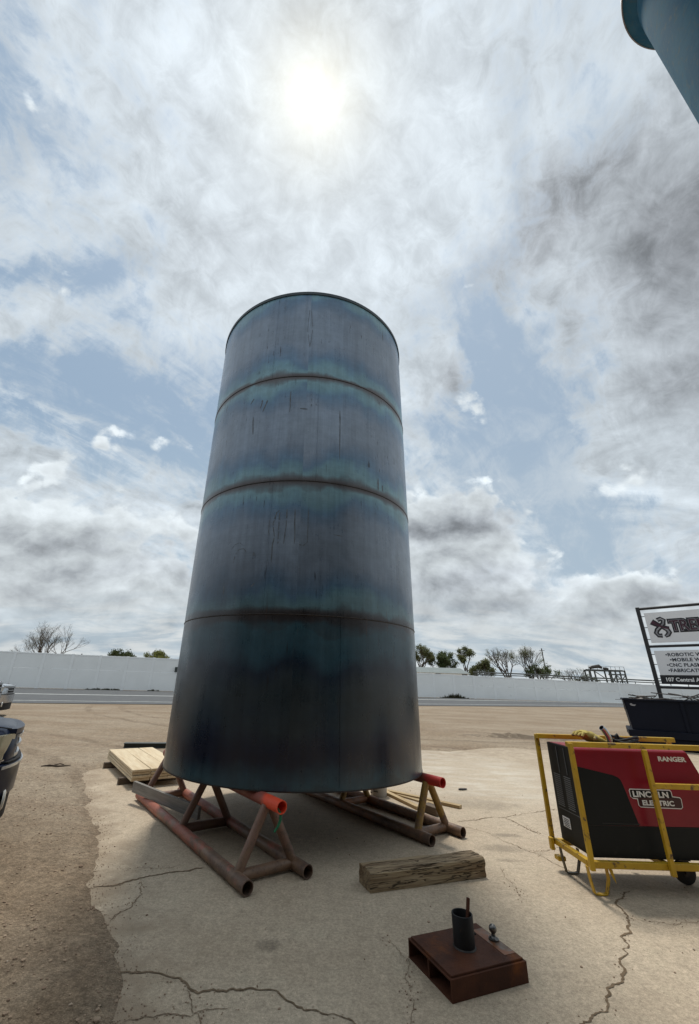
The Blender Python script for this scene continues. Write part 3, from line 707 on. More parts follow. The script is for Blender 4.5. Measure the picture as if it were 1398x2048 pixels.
for k, az in enumerate((-72, -103, -84, -108)):
    b = MB(); a = R(az); p = [(math.cos(a) * (TR + 0.0005), math.sin(a) * (TR + 0.0005), k * CH + 0.02 + (CH - 0.04) * i / 24) for i in range(25)]
    b.tube(p, 0.0035, 6); b.build('vertical_weld', mt, tank, 60)
b = MB(); zt = 4 * CH
b.lathe([(TR + 0.002, zt - 0.055), (TR + 0.016, zt - 0.055), (TR + 0.016, zt + 0.002), (TR - 0.05, zt + 0.002), (TR - 0.05, zt - 0.010), (TR + 0.002, zt - 0.010), (TR + 0.002, zt - 0.055)], NS)
b.build('top_rim', mk('rim_steel', (0.030, 0.045, 0.050), (0.045, 0.055, 0.058), 6.0, 0.45, 0.3), tank, 40)
b = MB(); b.lathe([(0.0001, -0.008), (TR + 0.004, -0.008), (TR + 0.004, 0.003), (TR - 0.02, 0.003)], NS)
b.build('bottom_plate', M['darksteel'], tank, 40)
# dried drips and finger-drawn smears on the plates
SM = [([(-120.8, 2.619), (-119.0, 2.676), (-116.6, 2.698), (-114.5, 2.647)], 3), ([(-118.8, 2.423), (-118.3, 2.534), (-116.7, 2.604), (-114.3, 2.609), (-112.7, 2.554)], 4), ([(-109.3, 2.460), (-109.2, 2.545), (-108.1, 2.482)], 4),
      ([(-101.0, 2.400), (-101.1, 2.619), (-100.6, 2.744), (-101.5, 2.923), (-100.2, 3.079), (-99.0, 3.104), (-98.9, 2.869), (-98.8, 2.642)], 5), ([(-103.1, 2.747), (-103.3, 2.978)], 4), ([(-91.8, 2.643), (-92.5, 3.128)], 4),
      ([(-90.3, 2.644), (-88.3, 2.622), (-86.5, 2.674), (-86.7, 3.135)], 4), ([(-96.4, 2.642), (-95.8, 2.893), (-95.8, 3.128)], 5), ([(-75.6, 2.803), (-71.4, 2.794)], 3), ([(-122.2, 2.034), (-122.6, 2.142)], 5), ([(-109.0, 2.103), (-107.5, 2.147)], 5),
      ([(-115.9, 4.357), (-116.8, 4.682)], 6), ([(-97.7, 4.657), (-97.7, 5.036)], 5), ([(-92.8, 4.718), (-89.2, 4.708)], 6), ([(-73.2, 3.916), (-73.4, 4.753)], 5), ([(-89.6, 5.877), (-91.2, 6.252), (-90.4, 6.747)], 3), ([(-89.6, 5.877), (-88.5, 6.255), (-89.8, 6.714)], 3),
      ([(-52.1, 3.611), (-52.0, 3.806)], 7), ([(-49.0, 3.62), (-49.1, 3.72)], 6), ([(-111.6, 4.721), (-109.4, 4.923)], 6), ([(-119.3, 4.926), (-117.4, 5.018)], 6), ([(-113.0, 4.80), (-112.2, 4.95)], 6)]
sm_m = mk('dried_grime', (0.075, 0.088, 0.102), (0.125, 0.145, 0.165), 30.0, 0.5)
for k, (pts, w) in enumerate(SM):
    b = MB(); q = []; n = 7
    for (a0, z0), (a1, z1) in zip(pts, pts[1:]): q += [(a0 + (a1 - a0) * i / n, z0 + (z1 - z0) * i / n) for i in range(n)]
    q.append(pts[-1]); vs = []
    for i, (a_, z) in enumerate(q):
        jt = noise.noise(Vector((i * 0.6, k * 3.3, 0))); ww = 0.0016 * w * (0.55 + 0.9 * abs(noise.noise(Vector((i * 0.9, k * 2.1, 5))))) * (1.4 if len(pts) == 2 else 1)
        if i in (0, len(q) - 1): ww *= 0.3
        nx2 = q[min(i + 1, len(q) - 1)]; pv = q[max(i - 1, 0)]; dt, dz = R(nx2[0] - pv[0]) * TR, nx2[1] - pv[1]; L = math.hypot(dt, dz) + 1e-9; nt, nz = -dz / L, dt / L
        row = []
        for sgn in (-1, 1):
            aa = R(a_ + 0.22 * jt) + sgn * nt * ww / TR; row.append(b.b.verts.new((math.cos(aa) * (TR + 0.0012), math.sin(aa) * (TR + 0.0012), z + sgn * nz * ww)))
        vs.append(row)
    for q_, (r0, r1) in enumerate(zip(vs, vs[1:])):
        if len(pts) == 2 or noise.noise(Vector((q_ * 0.5, k * 1.7, 2.0))) > -0.25: b._f((r0[0], r0[1], r1[1], r1[0]))
    b.build('grime_streak', sm_m, tank)

# ------------------------------------------------------------------ pipe stands
AX = R(144.3)
def stand(loc, ang, label, mats, halfw, length, strap=False):
    """local x = along the rails toward the viewer, y = across"""
    t = thing('pipe_stand', label, 'pipe stand', (loc[0], loc[1], 0), ang, 'welded pipe stands under the tank')
    r = 0.057; L0, L1 = -length / 2, length / 2; top = 0.590
    for s in (-1, 1):
        b = MB(); b.tube([(L0, s * halfw, r + 0.002), (0, s * halfw, r + 0.002), (L1, s * halfw, r + 0.002)], r, 20, hollow=0.008); b.build('base_rail', mats['base'], t, 40)
    b = MB(); b.tube([(L0, 0, top), (0, 0, top), (L1 - 0.02, 0, top)], r * 1.0, 20, hollow=0.008); b.build('top_rail', mats['top'], t, 40)
    for xa in (L1 - 0.24, 0.04, L0 + 0.20):
        for s in (-1, 1):
            b = MB(); b.tube([(xa, s * (halfw - 0.02), 0.085), (xa - 0.03, s * 0.028, top - 0.035)], 0.044, 14); b.build('diagonal_leg', mats['leg'], t, 40)
        b = MB(); b.tube([(xa - 0.01, -halfw + 0.03, r + 0.004), (xa - 0.01, halfw - 0.03, r + 0.004)], 0.048, 14); b.build('cross_pipe', mats['cross'], t, 40)
    return t
def an(al, ac): # along/across -> world
    a = Vector((math.sin(AX), math.cos(AX))); n = Vector((-a.y, a.x)); return Vector((TC[0], TC[1])) + a * al + n * ac
ZR = math.atan2(math.cos(AX), math.sin(AX))
pL = an(-0.08, -1.215); pR = an(-0.01, 1.10)
stand(pL, ZR, 'left pipe stand with faded red base rails and an orange sprayed top pipe end', dict(base=M['red_pipe'], top=M['red_top'], leg=M['brown_pipe'], cross=M['brown_pipe']), 0.312, 3.52)
stand(pR, ZR - R(1.5), 'right pipe stand with rusty base rails, yellow worn legs and a red top pipe end', dict(base=M['rusty_red'], top=M['red_top2'], leg=M['yellow_pipe'], cross=M['rusty_red']), 0.275, 3.52)
# green strap hanging from the orange pipe end
e = an(1.62, -1.215)
b = MB(); p0 = Vector((e.x, e.y, 0.545)); pts = [p0 + Vector((-0.02, 0.02, 0.02)), p0 + Vector((0.012, -0.012, -0.012)), p0 + Vector((0.014, -0.016, -0.06)), p0 + Vector((-0.004, -0.016, -0.105)), p0 + Vector((-0.035, -0.02, -0.15))]
b.tube(pts, [0.010, 0.012, 0.013, 0.012, 0.010], 8); tag(b.build('strap', M['strap'], smooth=60), 'short green strap end dangling from the orange top pipe of the left stand', 'strap')
# grey board resting along the left rail
def board(name, a, b_, w, h, mat, label, cat, group=None, flat=True):
    a, b_ = Vector(a), Vector(b_); d = b_ - a; L = d.length; mid = (a + b_) / 2
    m = MB(); m.box((-L / 2, -w / 2, -h / 2), (L / 2, w / 2, h / 2), min(w, h) * 0.06)
    o = m.build(name, mat); o.location = mid; o.rotation_euler = (0, -math.asin(d.z / L), math.atan2(d.y, d.x))
    return tag(o, label, cat, group)
a = an(-1.72, -1.66); c = an(-0.25, -1.22)
board('grey_plank', (a.x, a.y, 0.20), (c.x, c.y, 0.135), 0.045, 0.135, M['grey_board'], 'weathered grey plank propped on edge across the back of the red rail', 'plank')

# ------------------------------------------------------------------ lumber stack behind the tank
LD = R(146.3); ld = Vector((math.sin(LD), math.cos(LD))); ln = Vector((-ld.y, ld.x))
org = Vector((-2.95, 7.86)); ZL = math.atan2(ld.y, ld.x); BL = 2.35
nm = {0: 'bottom', 1: 'second', 2: 'third', 3: 'top'}; cn = {0: 'left', 1: 'middle', 2: 'right'}
first = None
for lay in range(4):
    for j in range(3):
        jit = rng.uniform(-0.02, 0.02) if lay < 3 else 0; w = 0.286
        ctr = org - ld * (BL / 2 + jit) + ln * (w / 2 + j * (w + 0.008) + 0.003)
        lab = 'fresh pine board, %s layer of the lumber stack, %s of its three' % (nm[lay], cn[j])
        if first is None:
            m = MB(); m.box((-BL / 2, -w / 2, -0.0205), (BL / 2, w / 2, 0.0165), 0.005); first = o = m.build('lumber_board', M['lumber'])
        else: o = first.copy(); COL.objects.link(o)
        o.location = (ctr.x, ctr.y, 0.100 + 0.0205 + lay * 0.043); o.rotation_euler = (0, 0, ZL + rng.uniform(-0.006, 0.006))
        tag(o, lab, 'board', 'pine boards stacked behind the tank')
for q, s in enumerate((0.42, 1.95)):
    m = MB(); m.box((-0.55, -0.05, 0.0), (0.50, 0.05, 0.098), 0.006); o = m.build('dunnage_block', M['dunnage'])
    ctr = org - ld * s + ln * 0.44; o.location = (ctr.x, ctr.y, 0.001); o.rotation_euler = (0, 0, ZL + math.pi / 2)
    tag(o, 'dark wooden bearer under the %s end of the pine lumber stack' % ('near' if q == 0 else 'far'), 'bearer', 'bearers under the lumber')
m = MB(); m.box((-1.4, -0.09, 0.0), (1.4, 0.09, 0.02), 0.004); m.box((-1.4, -0.012, 0.02), (1.4, 0.012, 0.10)); m.box((-1.4, -0.09, 0.10), (1.4, 0.09, 0.12), 0.004)
o = m.build('steel_beam', M['beam']); o.location = (-3.35, 12.0, 0.03); o.rotation_euler = (0, 0, R(12)); tag(o, 'dark green steel beam lying on the dirt beyond the pine boards', 'beam')

# loose planks, block and pail behind the right stand
board('loose_plank', (2.24, 7.33, 0.022), (0.75, 8.65, 0.022), 0.09, 0.04, M['plank'], 'long narrow tan plank lying on the concrete behind the right stand', 'plank')
board('loose_plank', (1.58, 7.20, 0.022), (1.10, 8.45, 0.022), 0.085, 0.04, M['plank'], 'darker plank crossing the long tan one beneath the tank edge', 'plank')
board('short_plank', (1.90, 7.45, 0.012), (1.45, 8.02, 0.012), 0.14, 0.02, M['plank'], 'short pale board flat on the concrete between the two crossing planks', 'plank')
m = MB(); m.box((-0.14, -0.07, 0), (0.14, 0.07, 0.10), 0.006); o = m.build('wood_block', M['dunnage']); o.location = (1.74, 7.03, 0.001); o.rotation_euler = (0, 0, R(120)); tag(o, 'dark wooden block seen between the legs of the right stand', 'block')
t = thing('pail', 'printed white plastic pail standing behind the far leg of the right stand', 'pail', (1.10, 7.95, 0.001))
b = MB(); b.lathe([(0.0001, 0.0), (0.13, 0.0), (0.145, 0.30), (0.150, 0.30), (0.150, 0.33), (0.142, 0.33), (0.13, 0.02), (0.0001, 0.02)], 28); b.build('bucket', M['bucketp'], t, 40)
b = MB()
for k in range(9): b.box((-0.03, -0.003, 0.05 + k * 0.024), (0.02 + 0.03 * (k % 3), 0.0, 0.062 + k * 0.024), 0, Matrix.Rotation(R(-60 + 30 * (k % 2)), 4, 'Z') @ Matrix.Translation((0, -0.146, 0)))
b.build('printed_label', M['plastic'], t)
b = MB(); b.tube([(0.15 * math.cos(a_), 0.15 * math.sin(a_) * 0.9, 0.30 - 0.10 * math.sin(a_)) for a_ in [math.pi * i / 12 for i in range(13)]], 0.003, 6); b.build('handle', M['darksteel'], t, 60)

# ------------------------------------------------------------------ weathered timber block
def timber():
    L, W, H = 1.235, 0.235, 0.152
    b = MB(); nx_, ny_ = 90, 14; secs = []
    for i in range(nx_ + 1):
        x = -L / 2 + L * i / nx_; ring = []
        for (y0, z0, y1, z1, n_) in ((-W / 2, 0, -W / 2, H, 8), (-W / 2, H, W / 2, H, 14), (W / 2, H, W / 2, 0, 8), (W / 2, 0, -W / 2, 0, 6)):
            for k in range(n_):
                f = k / n_; ring.append([y0 + (y1 - y0) * f, z0 + (z1 - z0) * f])
        sec = []
        for (y, z) in ring:
            n1 = noise.noise(Vector((x * 2.2, y * 20, z * 26))); n2 = noise.noise(Vector((x * 9, y * 45, z * 45 + 5)))
            d = 0.006 * n1 + 0.0035 * n2
            if z > 0.01:
                er = max(0, abs(y) / (W / 2) - 0.82) * max(0, z / H - 0.6) * 0.20 * (0.6 + 1.4 * max(0, noise.noise(Vector((x * 5, y * 2, 2.0))) + 0.3))
            else: er = 0
            gr = 0.010 * max(0, 0.35 - abs(noise.noise(Vector((x * 1.1, y * 17, 9.0))))) / 0.35 if z > H * 0.98 else 0.006 * max(0, 0.25 - abs(noise.noise(Vector((x * 1.3, z * 26, 3.0))))) / 0.25
            yy = y * (1 - er * 0.8) + (d - gr) * (1 if y > W * 0.49 else -1 if y < -W * 0.49 else 0)
            zz = max(0.0, z - er * 0.6 + ((d - gr) if z > H * 0.98 else 0))
            xx = x + (0.012 * noise.noise(Vector((y * 30, z * 30, i > 45 and 1.0 or 8.0))) if i in (0, nx_) else 0)
            sec.append((xx, yy, zz))
        secs.append(sec)
    b.loft(secs); return b
o = timber().build('timber_block', M['timber'], smooth=38); o.location = (1.085, 4.865, 0.002); o.rotation_euler = (0, 0, R(19.0))
tag(o, 'cracked weathered wooden timber lying on the concrete in front of the tank', 'timber')

# ------------------------------------------------------------------ rusty steel base with cup and hitch ball
hb = thing('hitch_stand', 'rusty brown box section block with a black cup and a tow ball fixed on top', 'hitch stand', (0.848, 3.248, 0.001), R(20.9))
W_, D_, H_ = 0.578, 0.452, 0.100 # along x, along y (away)
b = MB(); th = 0.007
for j in range(2):
    y0, y1 = j * D_ / 2 + (0.001 if j else 0), (j + 1) * D_ / 2 - (0.0 if j else 0.001)
    b.box((0, y0, 0.0), (W_, y1, th)); b.box((0, y0, H_ - th), (W_, y1, H_)); b.box((0.0, y0, th), (W_, y0 + th, H_ - th)); b.box((0.0, y1 - th, th), (W_, y1, H_ - th))
b.build('box_tubes', M['rust'], hb)
b = MB(); b.box((0.014, 0.014, H_ + 0.0005), (W_ - 0.012, D_ - 0.012, H_ + 0.012), 0.002); b.build('top_plate', M['rust'], hb)
ct = (0.288, 0.228); zc_ = H_ + 0.012
b = MB(); b.lathe([(0.068, 0.0), (0.068, 0.168), (0.0665, 0.170), (0.061, 0.170), (0.060, 0.168), (0.060, 0.012), (0.0001, 0.012)], 40, (ct[0], ct[1], zc_)); cup = b.build('cup', M['black_iron'], hb, 40)
b = MB(); b.lathe([(0.068, 0.0), (0.075, 0.001), (0.072, 0.006), (0.068, 0.008)], 40, (ct[0], ct[1], zc_)); b.build('weld_ring', M['weld'], cup, 60)
b = MB(); b.tube([(ct[0] + 0.066, ct[1] + 0.01, zc_ + 0.05), (ct[0] + 0.105, ct[1] + 0.012, zc_ + 0.045)], 0.007, 8); b.build('stub', M['black_iron'], cup, 40)
bl = (0.532, 0.228)
b = MB(); prof = [(0.034, 0.0), (0.034, 0.010), (0.022, 0.014), (0.014, 0.024), (0.0125, 0.036)]
for i in range(13):
    a_ = -math.pi / 2 + 0.52 + (math.pi - 0.52) * i / 12; prof.append((max(0.0001, 0.0255 * math.cos(a_)), 0.058 + 0.0255 * math.sin(a_)))
b.lathe(prof, 28, (bl[0], bl[1], zc_)); b.build('tow_ball', mk('worn_ball_steel', (0.10, 0.095, 0.09), (0.20, 0.19, 0.18), 18.0, 0.3, 0.85, c3=(0.09, 0.05, 0.03), s3=20.0), hb, 40)
b = MB(); b.box((bl[0] - 0.06, bl[1] - 0.16, zc_ + 0.0005), (W_ - 0.02, bl[1] + 0.14, zc_ + 0.0018)); b.build('bare_patch', mk('scuffed_bare_steel', (0.16, 0.125, 0.10), (0.11, 0.07, 0.045), 22.0, 0.5, 0.4, c3=(0.20, 0.075, 0.03), s3=14.0, t3=(0.42, 0.6)), hb)
# bar leaning in the cup
b = MB(); b.bar((0.0, 0.0, 0.0), (0.035, 0.035, 0.232), 0.020, 0.016, 0.002)
o = b.build('steel_bar', M['rust']); Mb = Matrix.Translation((0.848, 3.248, 0.001)) @ Matrix.Rotation(R(20.9), 4, 'Z')
o.location = Mb @ Vector((ct[0] + 0.010, ct[1] - 0.012, zc_ + 0.013)); o.rotation_euler = (0, 0, R(-15)); tag(o, 'short rusty bar sticking up out of the black cup', 'bar')

# ------------------------------------------------------------------ text helper
def text_mesh(body, size, depth=0.0, xs=1.0, bold=0.0, align='LEFT', res=3, spacing=1.0):
    cu = bpy.data.curves.new('lettering', 'FONT'); cu.body = body; cu.size = size; cu.extrude = depth; cu.offset = bold; cu.align_x = align; cu.resolution_u = res; cu.space_character = spacing
    o = bpy.data.objects.new('lettering', cu); COL.objects.link(o)
    bpy.context.view_layer.update()
    me = bpy.data.meshes.new_from_object(o.evaluated_get(bpy.context.evaluated_depsgraph_get()))
    bpy.data.objects.remove(o); bpy.data.curves.remove(cu)
    if xs != 1.0:
        for v in me.vertices: v.co.x *= xs
    return me
def put_text(me, name, mat, parent, Mx):
    me.transform(Mx); me.materials.clear(); me.materials.append(mat)
    o = bpy.data.objects.new(name, me); COL.objects.link(o); o.parent = parent; return o
FRONT = Matrix(((1, 0, 0, 0), (0, 0, -1, 0), (0, 1, 0, 0), (0, 0, 0, 1)))   # XY text -> XZ plane facing -Y
def poly_xz(b, pts, y0, y1):
    """polygon in x,z, solid between y1 (back) and y0 (front)"""
    b.prism([(x, z) for x, z in pts], Matrix(((1, 0, 0, 0), (0, 0, -1, y1), (0, 1, 0, 0), (0, 0, 0, 1))), y1 - y0)

# ------------------------------------------------------------------ welder and its cart
CXo, CYo = 2.54, 4.63
cart = thing('welder_cart', 'yellow steel cage cart on stirrup feet and a caster carrying the red welder', 'cart', (CXo, CYo, 0.0))
X1 = 1.55; YB = 0.57; s_ = 0.045
def cbar(name, a, b_, w=0.045, h=0.045, parent=None):
    m = MB(); m.bar(a, b_, w, h, 0.004); return m.build(name, M['yellow'], parent or cart)
cbar('base_rail', (0.0, 0.0, 0.233), (X1, 0.0, 0.233), 0.05, 0.052); cbar('base_rail', (0.0, YB, 0.233), (X1, YB, 0.233), 0.05, 0.052)
cbar('base_crossbar', (0.022, 0.026, 0.233), (0.022, YB - 0.026, 0.233), 0.05, 0.048); cbar('base_crossbar', (X1 - 0.022, 0.026, 0.233), (X1 - 0.022, YB - 0.026, 0.233), 0.05, 0.048); cbar('base_crossbar', (0.75, 0.026, 0.228), (0.75, YB - 0.026, 0.228), 0.05, 0.04)
cbar('top_rail', (-0.02, -0.012, 1.190), (X1, -0.012, 1.190), 0.04, 0.046); cbar('top_rail', (-0.02, YB, 1.200), (X1 - 0.02, YB, 1.200), 0.04, 0.046)
for (x, y, zt_, zb_) in ((0.0, -0.048, 1.205, 0.20), (0.722, -0.048, 1.166, 0.175), (1.50, -0.048, 1.166, 0.175), (0.0, YB + 0.045, 1.215, 0.20), (0.745, YB + 0.045, 1.176, 0.2), (1.50, YB + 0.045, 1.215, 0.2)):
    cbar('upright', (x, y, zb_), (x, y, zt_), 0.042, 0.036)
cbar('side_rail', (0.745, -0.040, 0.862), (1.478, -0.040, 0.862), 0.034, 0.046)
cbar('clamp_block', (-0.035, 0.10 + YB - 0.1, 0.165), (-0.035, 0.10 + YB - 0.1, 0.27), 0.035, 0.05)
m = MB(); m.box((-0.02, YB - 0.06, 0.085), (0.06, YB + 0.02, 0.125), 0.006); m.build('latch_bracket', M['yellow'], cart)
def stirrup(y, mat):
    m = MB(); P = [(-0.005, y, 0.21), (0.005, y, 0.11), (0.022, y, 0.016), (0.045, y, 0.009), (0.115, y, 0.009), (0.135, y, 0.016), (0.172, y, 0.12), (0.168, y, 0.21)]
    for i in range(len(P) - 1): m.bar(P[i], P[i + 1], 0.040, 0.011, 0.002)
    m.build('stirrup_foot', mat, cart)
stirrup(0.03, M['yellow']); stirrup(0.47, mk('worn_dark_yellow', (0.10, 0.075, 0.03), (0.05, 0.04, 0.03), 9.0, 0.6))
m = MB(); poly_xz(m, [(0.17, 0.20), (0.20, 0.20), (0.215, 0.10), (0.195, 0.135)], -0.01, 0.0); m.build('bent_tab', M['yellow'], cart)
for (x, y) in ((1.08, 0.30), (1.42, 0.06)):
    w = MB(); w.lathe([(0.035, -0.022), (0.088, -0.022), (0.100, -0.012), (0.100, 0.012), (0.088, 0.022), (0.035, 0.022)], 32)
    for v in w.b.verts: v.co = Vector((v.co.x + x, v.co.z + y, v.co.y + 0.102))
    wh = w.build('caster_wheel', M['rubber'], cart, 40)
    w = MB(); w.lathe([(0.0001, -0.024), (0.034, -0.024), (0.034, 0.024), (0.0001, 0.024)], 24)
    for v in w.b.verts: v.co = Vector((v.co.x + x, v.co.z + y, v.co.y + 0.102))
    w.build('hub', M['darksteel'], wh, 40)
    w = MB(); w.box((x - 0.02, y - 0.045, 0.09), (x + 0.02, y - 0.03, 0.206)); w.box((x - 0.02, y + 0.03, 0.09), (x + 0.02, y + 0.045, 0.206)); w.box((x - 0.05, y - 0.05, 0.198), (x + 0.05, y + 0.05, 0.207))
    w.build('caster_fork', M['darksteel'], cart)

# machine: local x from its left end, y from its front face
MX, MY, MZ = 2.612, 4.695, 0.262
wd = thing('engine_welder', 'red and black engine driven welder seated inside the yellow cage', 'welder', (MX, MY, MZ))
ML, MD, MH = 1.24, 0.50, 0.89
prof = [(0.0, 0.0), (ML, 0.0), (ML, 0.62), (1.155, MH), (0.0, MH)]
b = MB(); poly_xz(b, [(0.012, 0.0), (ML, 0.0), (ML, 0.255), (0.012, 0.245)], 0.0, MD); 
b.build('lower_case', M['black'], wd)
b = MB(); poly_xz(b, [(0.012, 0.2465), (ML, 0.2565), (ML, 0.66), (1.150, MH), (0.012, MH)], 0.0, MD)
bmesh.ops.recalc_face_normals(b.b, faces=b.b.faces[:])
es = [e for e in b.b.edges if all(v.co.z > MH - 0.01 for v in e.verts) and abs(e.verts[0].co.x - e.verts[1].co.x) > 0.5]
bmesh.ops.bevel(b.b, geom=es, offset=0.035, segments=4, affect='EDGES', profile=0.5)
hood = b.build('hood', M['red'], wd, 50)
b = MB(); poly_xz(b, [(0.012, 0.2480), (0.512, 0.2530), (0.440, 0.575), (0.425, 0.625), (0.400, 0.645), (0.36, 0.660), (0.012, 0.728)], -0.0035, -0.0005); b.build('side_panel', M['black'], wd)
b = MB(); b.box((0.16, -0.006, 0.262), (0.52, -0.0035, 0.270)); b.box((0.0, -0.004, 0.244), (ML, -0.0005, 0.2475)); b.build('panel_seam', M['rubber'], wd)
b = MB(); b.box((0.0, 0.012, 0.004), (0.0105, MD - 0.012, MH - 0.004), 0.004); endp = b.build('end_grille', M['black'], wd)
lg = mk('louvre_grey', (0.16, 0.17, 0.18), None, 4.0, 0.5)
for c_ in (0.115, 0.30):
    b = MB()
    for k in range(16): z = 0.315 + k * 0.0185; b.box((-0.0045, c_ + 0.01, z), (-0.0005, c_ + 0.13, z + 0.007))
    b.build('louvre', lg, endp)
rg_ = mk('rib_grey', (0.09, 0.10, 0.11), None, 4.0, 0.5)
for c_ in (0.16, 0.30):
    b = MB(); b.box((-0.004, c_, 0.62), (-0.0005, c_ + 0.012, 0.86)); b.build('rib', rg_, endp)
b = MB(); b.box((-0.003, 0.06, 0.285), (-0.0005, 0.44, 0.292)); b.build('rib', rg_, endp)
b = MB(); b.box((-0.003, 0.27, 0.135), (-0.0005, 0.40, 0.225)); b.build('warning_label', M['sign_white'], endp)
b = MB()
for k in range(5): b.box((-0.0045, 0.285 + 0.004 * (k % 2), 0.145 + k * 0.015), (-0.0032, 0.375 + 0.006 * (k % 3), 0.151 + k * 0.015))
b.build('label_print', M['rubber'], endp)
yf = -0.0050
put_text(text_mesh('RANGER', 0.056, 0.0006, 1.27, 0.0024), 'lettering', M['white'], wd, Matrix.Translation((0.848, yf + 0.0035, 0.795)) @ FRONT)
# maker's plate: a stepped badge, white outline
def badge(off_): 
    o = off_; r = 0.012
    P = [(0.500 - o, 0.548 + o), (0.885 + o, 0.548 + o), (0.897 + o, 0.536), (0.897 + o, 0.495 + o), (0.966 + o, 0.489 + o), (0.978 + o, 0.477), (0.972 + o, 0.412), (0.956, 0.400 - o), (0.566, 0.405 - o), (0.552 - o, 0.418), (0.553 - o, 0.470 - o), (0.508, 0.474 - o), (0.492 - o, 0.486), (0.490 - o, 0.538)]
    return P
b = MB(); poly_xz(b, badge(0.004), -0.0022, -0.0005); bd = b.build('badge_outline', M['white'], wd)
b = MB(); poly_xz(b, [(x, z) for x, z in badge(-0.003)], -0.0030, -0.0024); b.build('badge_field', mk('badge_field_dark', (0.05, 0.008, 0.012), (0.04, 0.008, 0.01), 4.0, 0.4), bd)
b = MB(); poly_xz(b, [(0.497, 0.540), (0.887, 0.540), (0.890, 0.486), (0.497, 0.480)], -0.0036, -0.0032); b.build('badge_band', M['black'], bd)
put_text(text_mesh('LINCOLN', 0.066, 0.0004, 1.235, 0.0026), 'lettering', M['white'], bd, Matrix.Translation((0.512, -0.0042, 0.487)) @ FRONT)
put_text(text_mesh('ELECTRIC', 0.056, 0.0004, 1.27, 0.0022), 'lettering', M['white'], bd, Matrix.Translation((0.588, -0.0042, 0.421)) @ FRONT)
# roof features of the welder
b = MB(); b.box((0.30, 0.18, MH), (0.62, 0.36, MH + 0.02), 0.006); b.build('roof_plate', M['darksteel'], wd)
b = MB(); b.tube([(0.575, 0.26, MH), (0.573, 0.26, MH + 0.055), (0.560, 0.258, MH + 0.095), (0.525, 0.25, MH + 0.15), (0.500, 0.245, MH + 0.170)], [0.030, 0.030, 0.030, 0.030, 0.028], 16, hollow=0.003); b.build('exhaust_pipe', M['chrome'], wd, 50)
# gloves thrown over the roof beside the pipe
def glove(loc, rz, label):
    b = MB(); pts = []
    secs = []
    for i in range(15):
        f = i / 14; x = -0.13 + 0.27 * f; w = 0.085 - 0.028 * math.sin(f * 3.1) + (0.02 if f < 0.2 else 0); h = 0.020 + 0.035 * math.sin(f * math.pi) ** 0.7
        ring = []
        for k in range(14):
            a_ = 2 * math.pi * k / 14; n_ = 1 + 0.25 * noise.noise(Vector((x * 14, math.cos(a_) * 2, math.sin(a_) * 2 + 5)))
            ring.append((x, w * math.cos(a_) * n_, max(0.0, 0.03 + h * math.sin(a_) * n_ + 0.04 * f)))
        secs.append(ring)
    b.loft(secs)
    for k in range(4):
        y = -0.05 + 0.034 * k; b.tube([(0.11, y, 0.065), (0.16, y * 1.1, 0.060 + 0.01 * (k % 2)), (0.20 - 0.012 * abs(k - 1.5), y * 1.15, 0.035)], [0.019, 0.017, 0.012], 8)
    b.tube([(0.0, 0.07, 0.05), (0.05, 0.11, 0.045), (0.09, 0.12, 0.03)], [0.02, 0.017, 0.012], 8)
    o = b.build('work_glove', M['glove'], smooth=60); o.location = loc; o.rotation_euler = (0, R(-8), rz); return tag(o, label, 'glove')
glove((MX + 0.40, MY + 0.33, MZ + MH + 0.021), R(200), 'crumpled yellow work glove lying on top of the welder beside its exhaust')
b = MB()
for q in range(4):
    P = []
    for i in range(25):
        a_ = i / 24 * 2 * math.pi * 1.0 + q; P.append((0.12 * math.cos(a_) * (1 + 0.1 * q), 0.065 * math.sin(a_) + 0.01 * q, 0.016 + 0.017 * q + 0.018 * math.sin(a_ * 2 + q)))
    b.tube(P, 0.013, 8)
b.tube([(-0.09, 0, 0.04), (-0.10, 0.0, 0.09), (-0.075, 0.01, 0.105), (-0.055, 0.01, 0.06)], 0.014, 8)
o = b.build('cable_coil', M['rubber'], smooth=60); o.location = (MX + 0.74, MY + 0.26, MZ + MH + 0.002); tag(o, 'small coil of black cable lying on the roof of the welder', 'cable')

# ------------------------------------------------------------------ dumpster and the scrap in it
dm = thing('dumpster', 'long black open dumpster heaped with scrap in front of the shop sign', 'dumpster', (10.50, 15.2, 0.0), R(-33))
DL, DD, DH = 4.6, 1.9, 1.42
def hull(x0b, x0t, x1b, x1t, zb, zt, y0, y1):
    b = MB(); o_ = [[(x0b, y0, zb), (x1b, y0, zb), (x1b, y1, zb), (x0b, y1, zb)], [(x0t, y0, zt), (x1t, y0, zt), (x1t, y1, zt), (x0t, y1, zt)],
                    [(x0t + .05, y0 + .05, zt), (x1t - .05, y0 + .05, zt), (x1t - .05, y1 - .05, zt), (x0t + .05, y1 - .05, zt)], [(x0b + .06, y0 + .05, zb + 0.06), (x1b - .06, y0 + .05, zb + 0.06), (x1b - .06, y1 - .05, zb + 0.06), (x0b + .06, y1 - .05, zb + 0.06)]]
    b.loft(o_); return b
hull(0.10, 0.03, DL - 0.1, DL, 0.545, DH, 0, DD).build('hopper', M['navy'], dm)
b = MB(); b.box((-0.03, -0.09, 0.33), (DL, DD + 0.05, 0.54), 0.01); b.box((0.05, -0.02, 0.02), (DL, DD, 0.328), 0.01); b.build('skid_base', M['navy'], dm)
b = MB(); b.box((-0.01, -0.05, DH + 0.001), (DL + 0.03, 0.04, DH + 0.055), 0.006); b.box((-0.01, DD - 0.04, DH + 0.001), (DL + 0.03, DD + 0.05, DH + 0.055), 0.006); b.box((-0.01, 0.042, DH + 0.001), (0.07, DD - 0.042, DH + 0.053), 0.006); b.build('top_lip', M['navy'], dm)
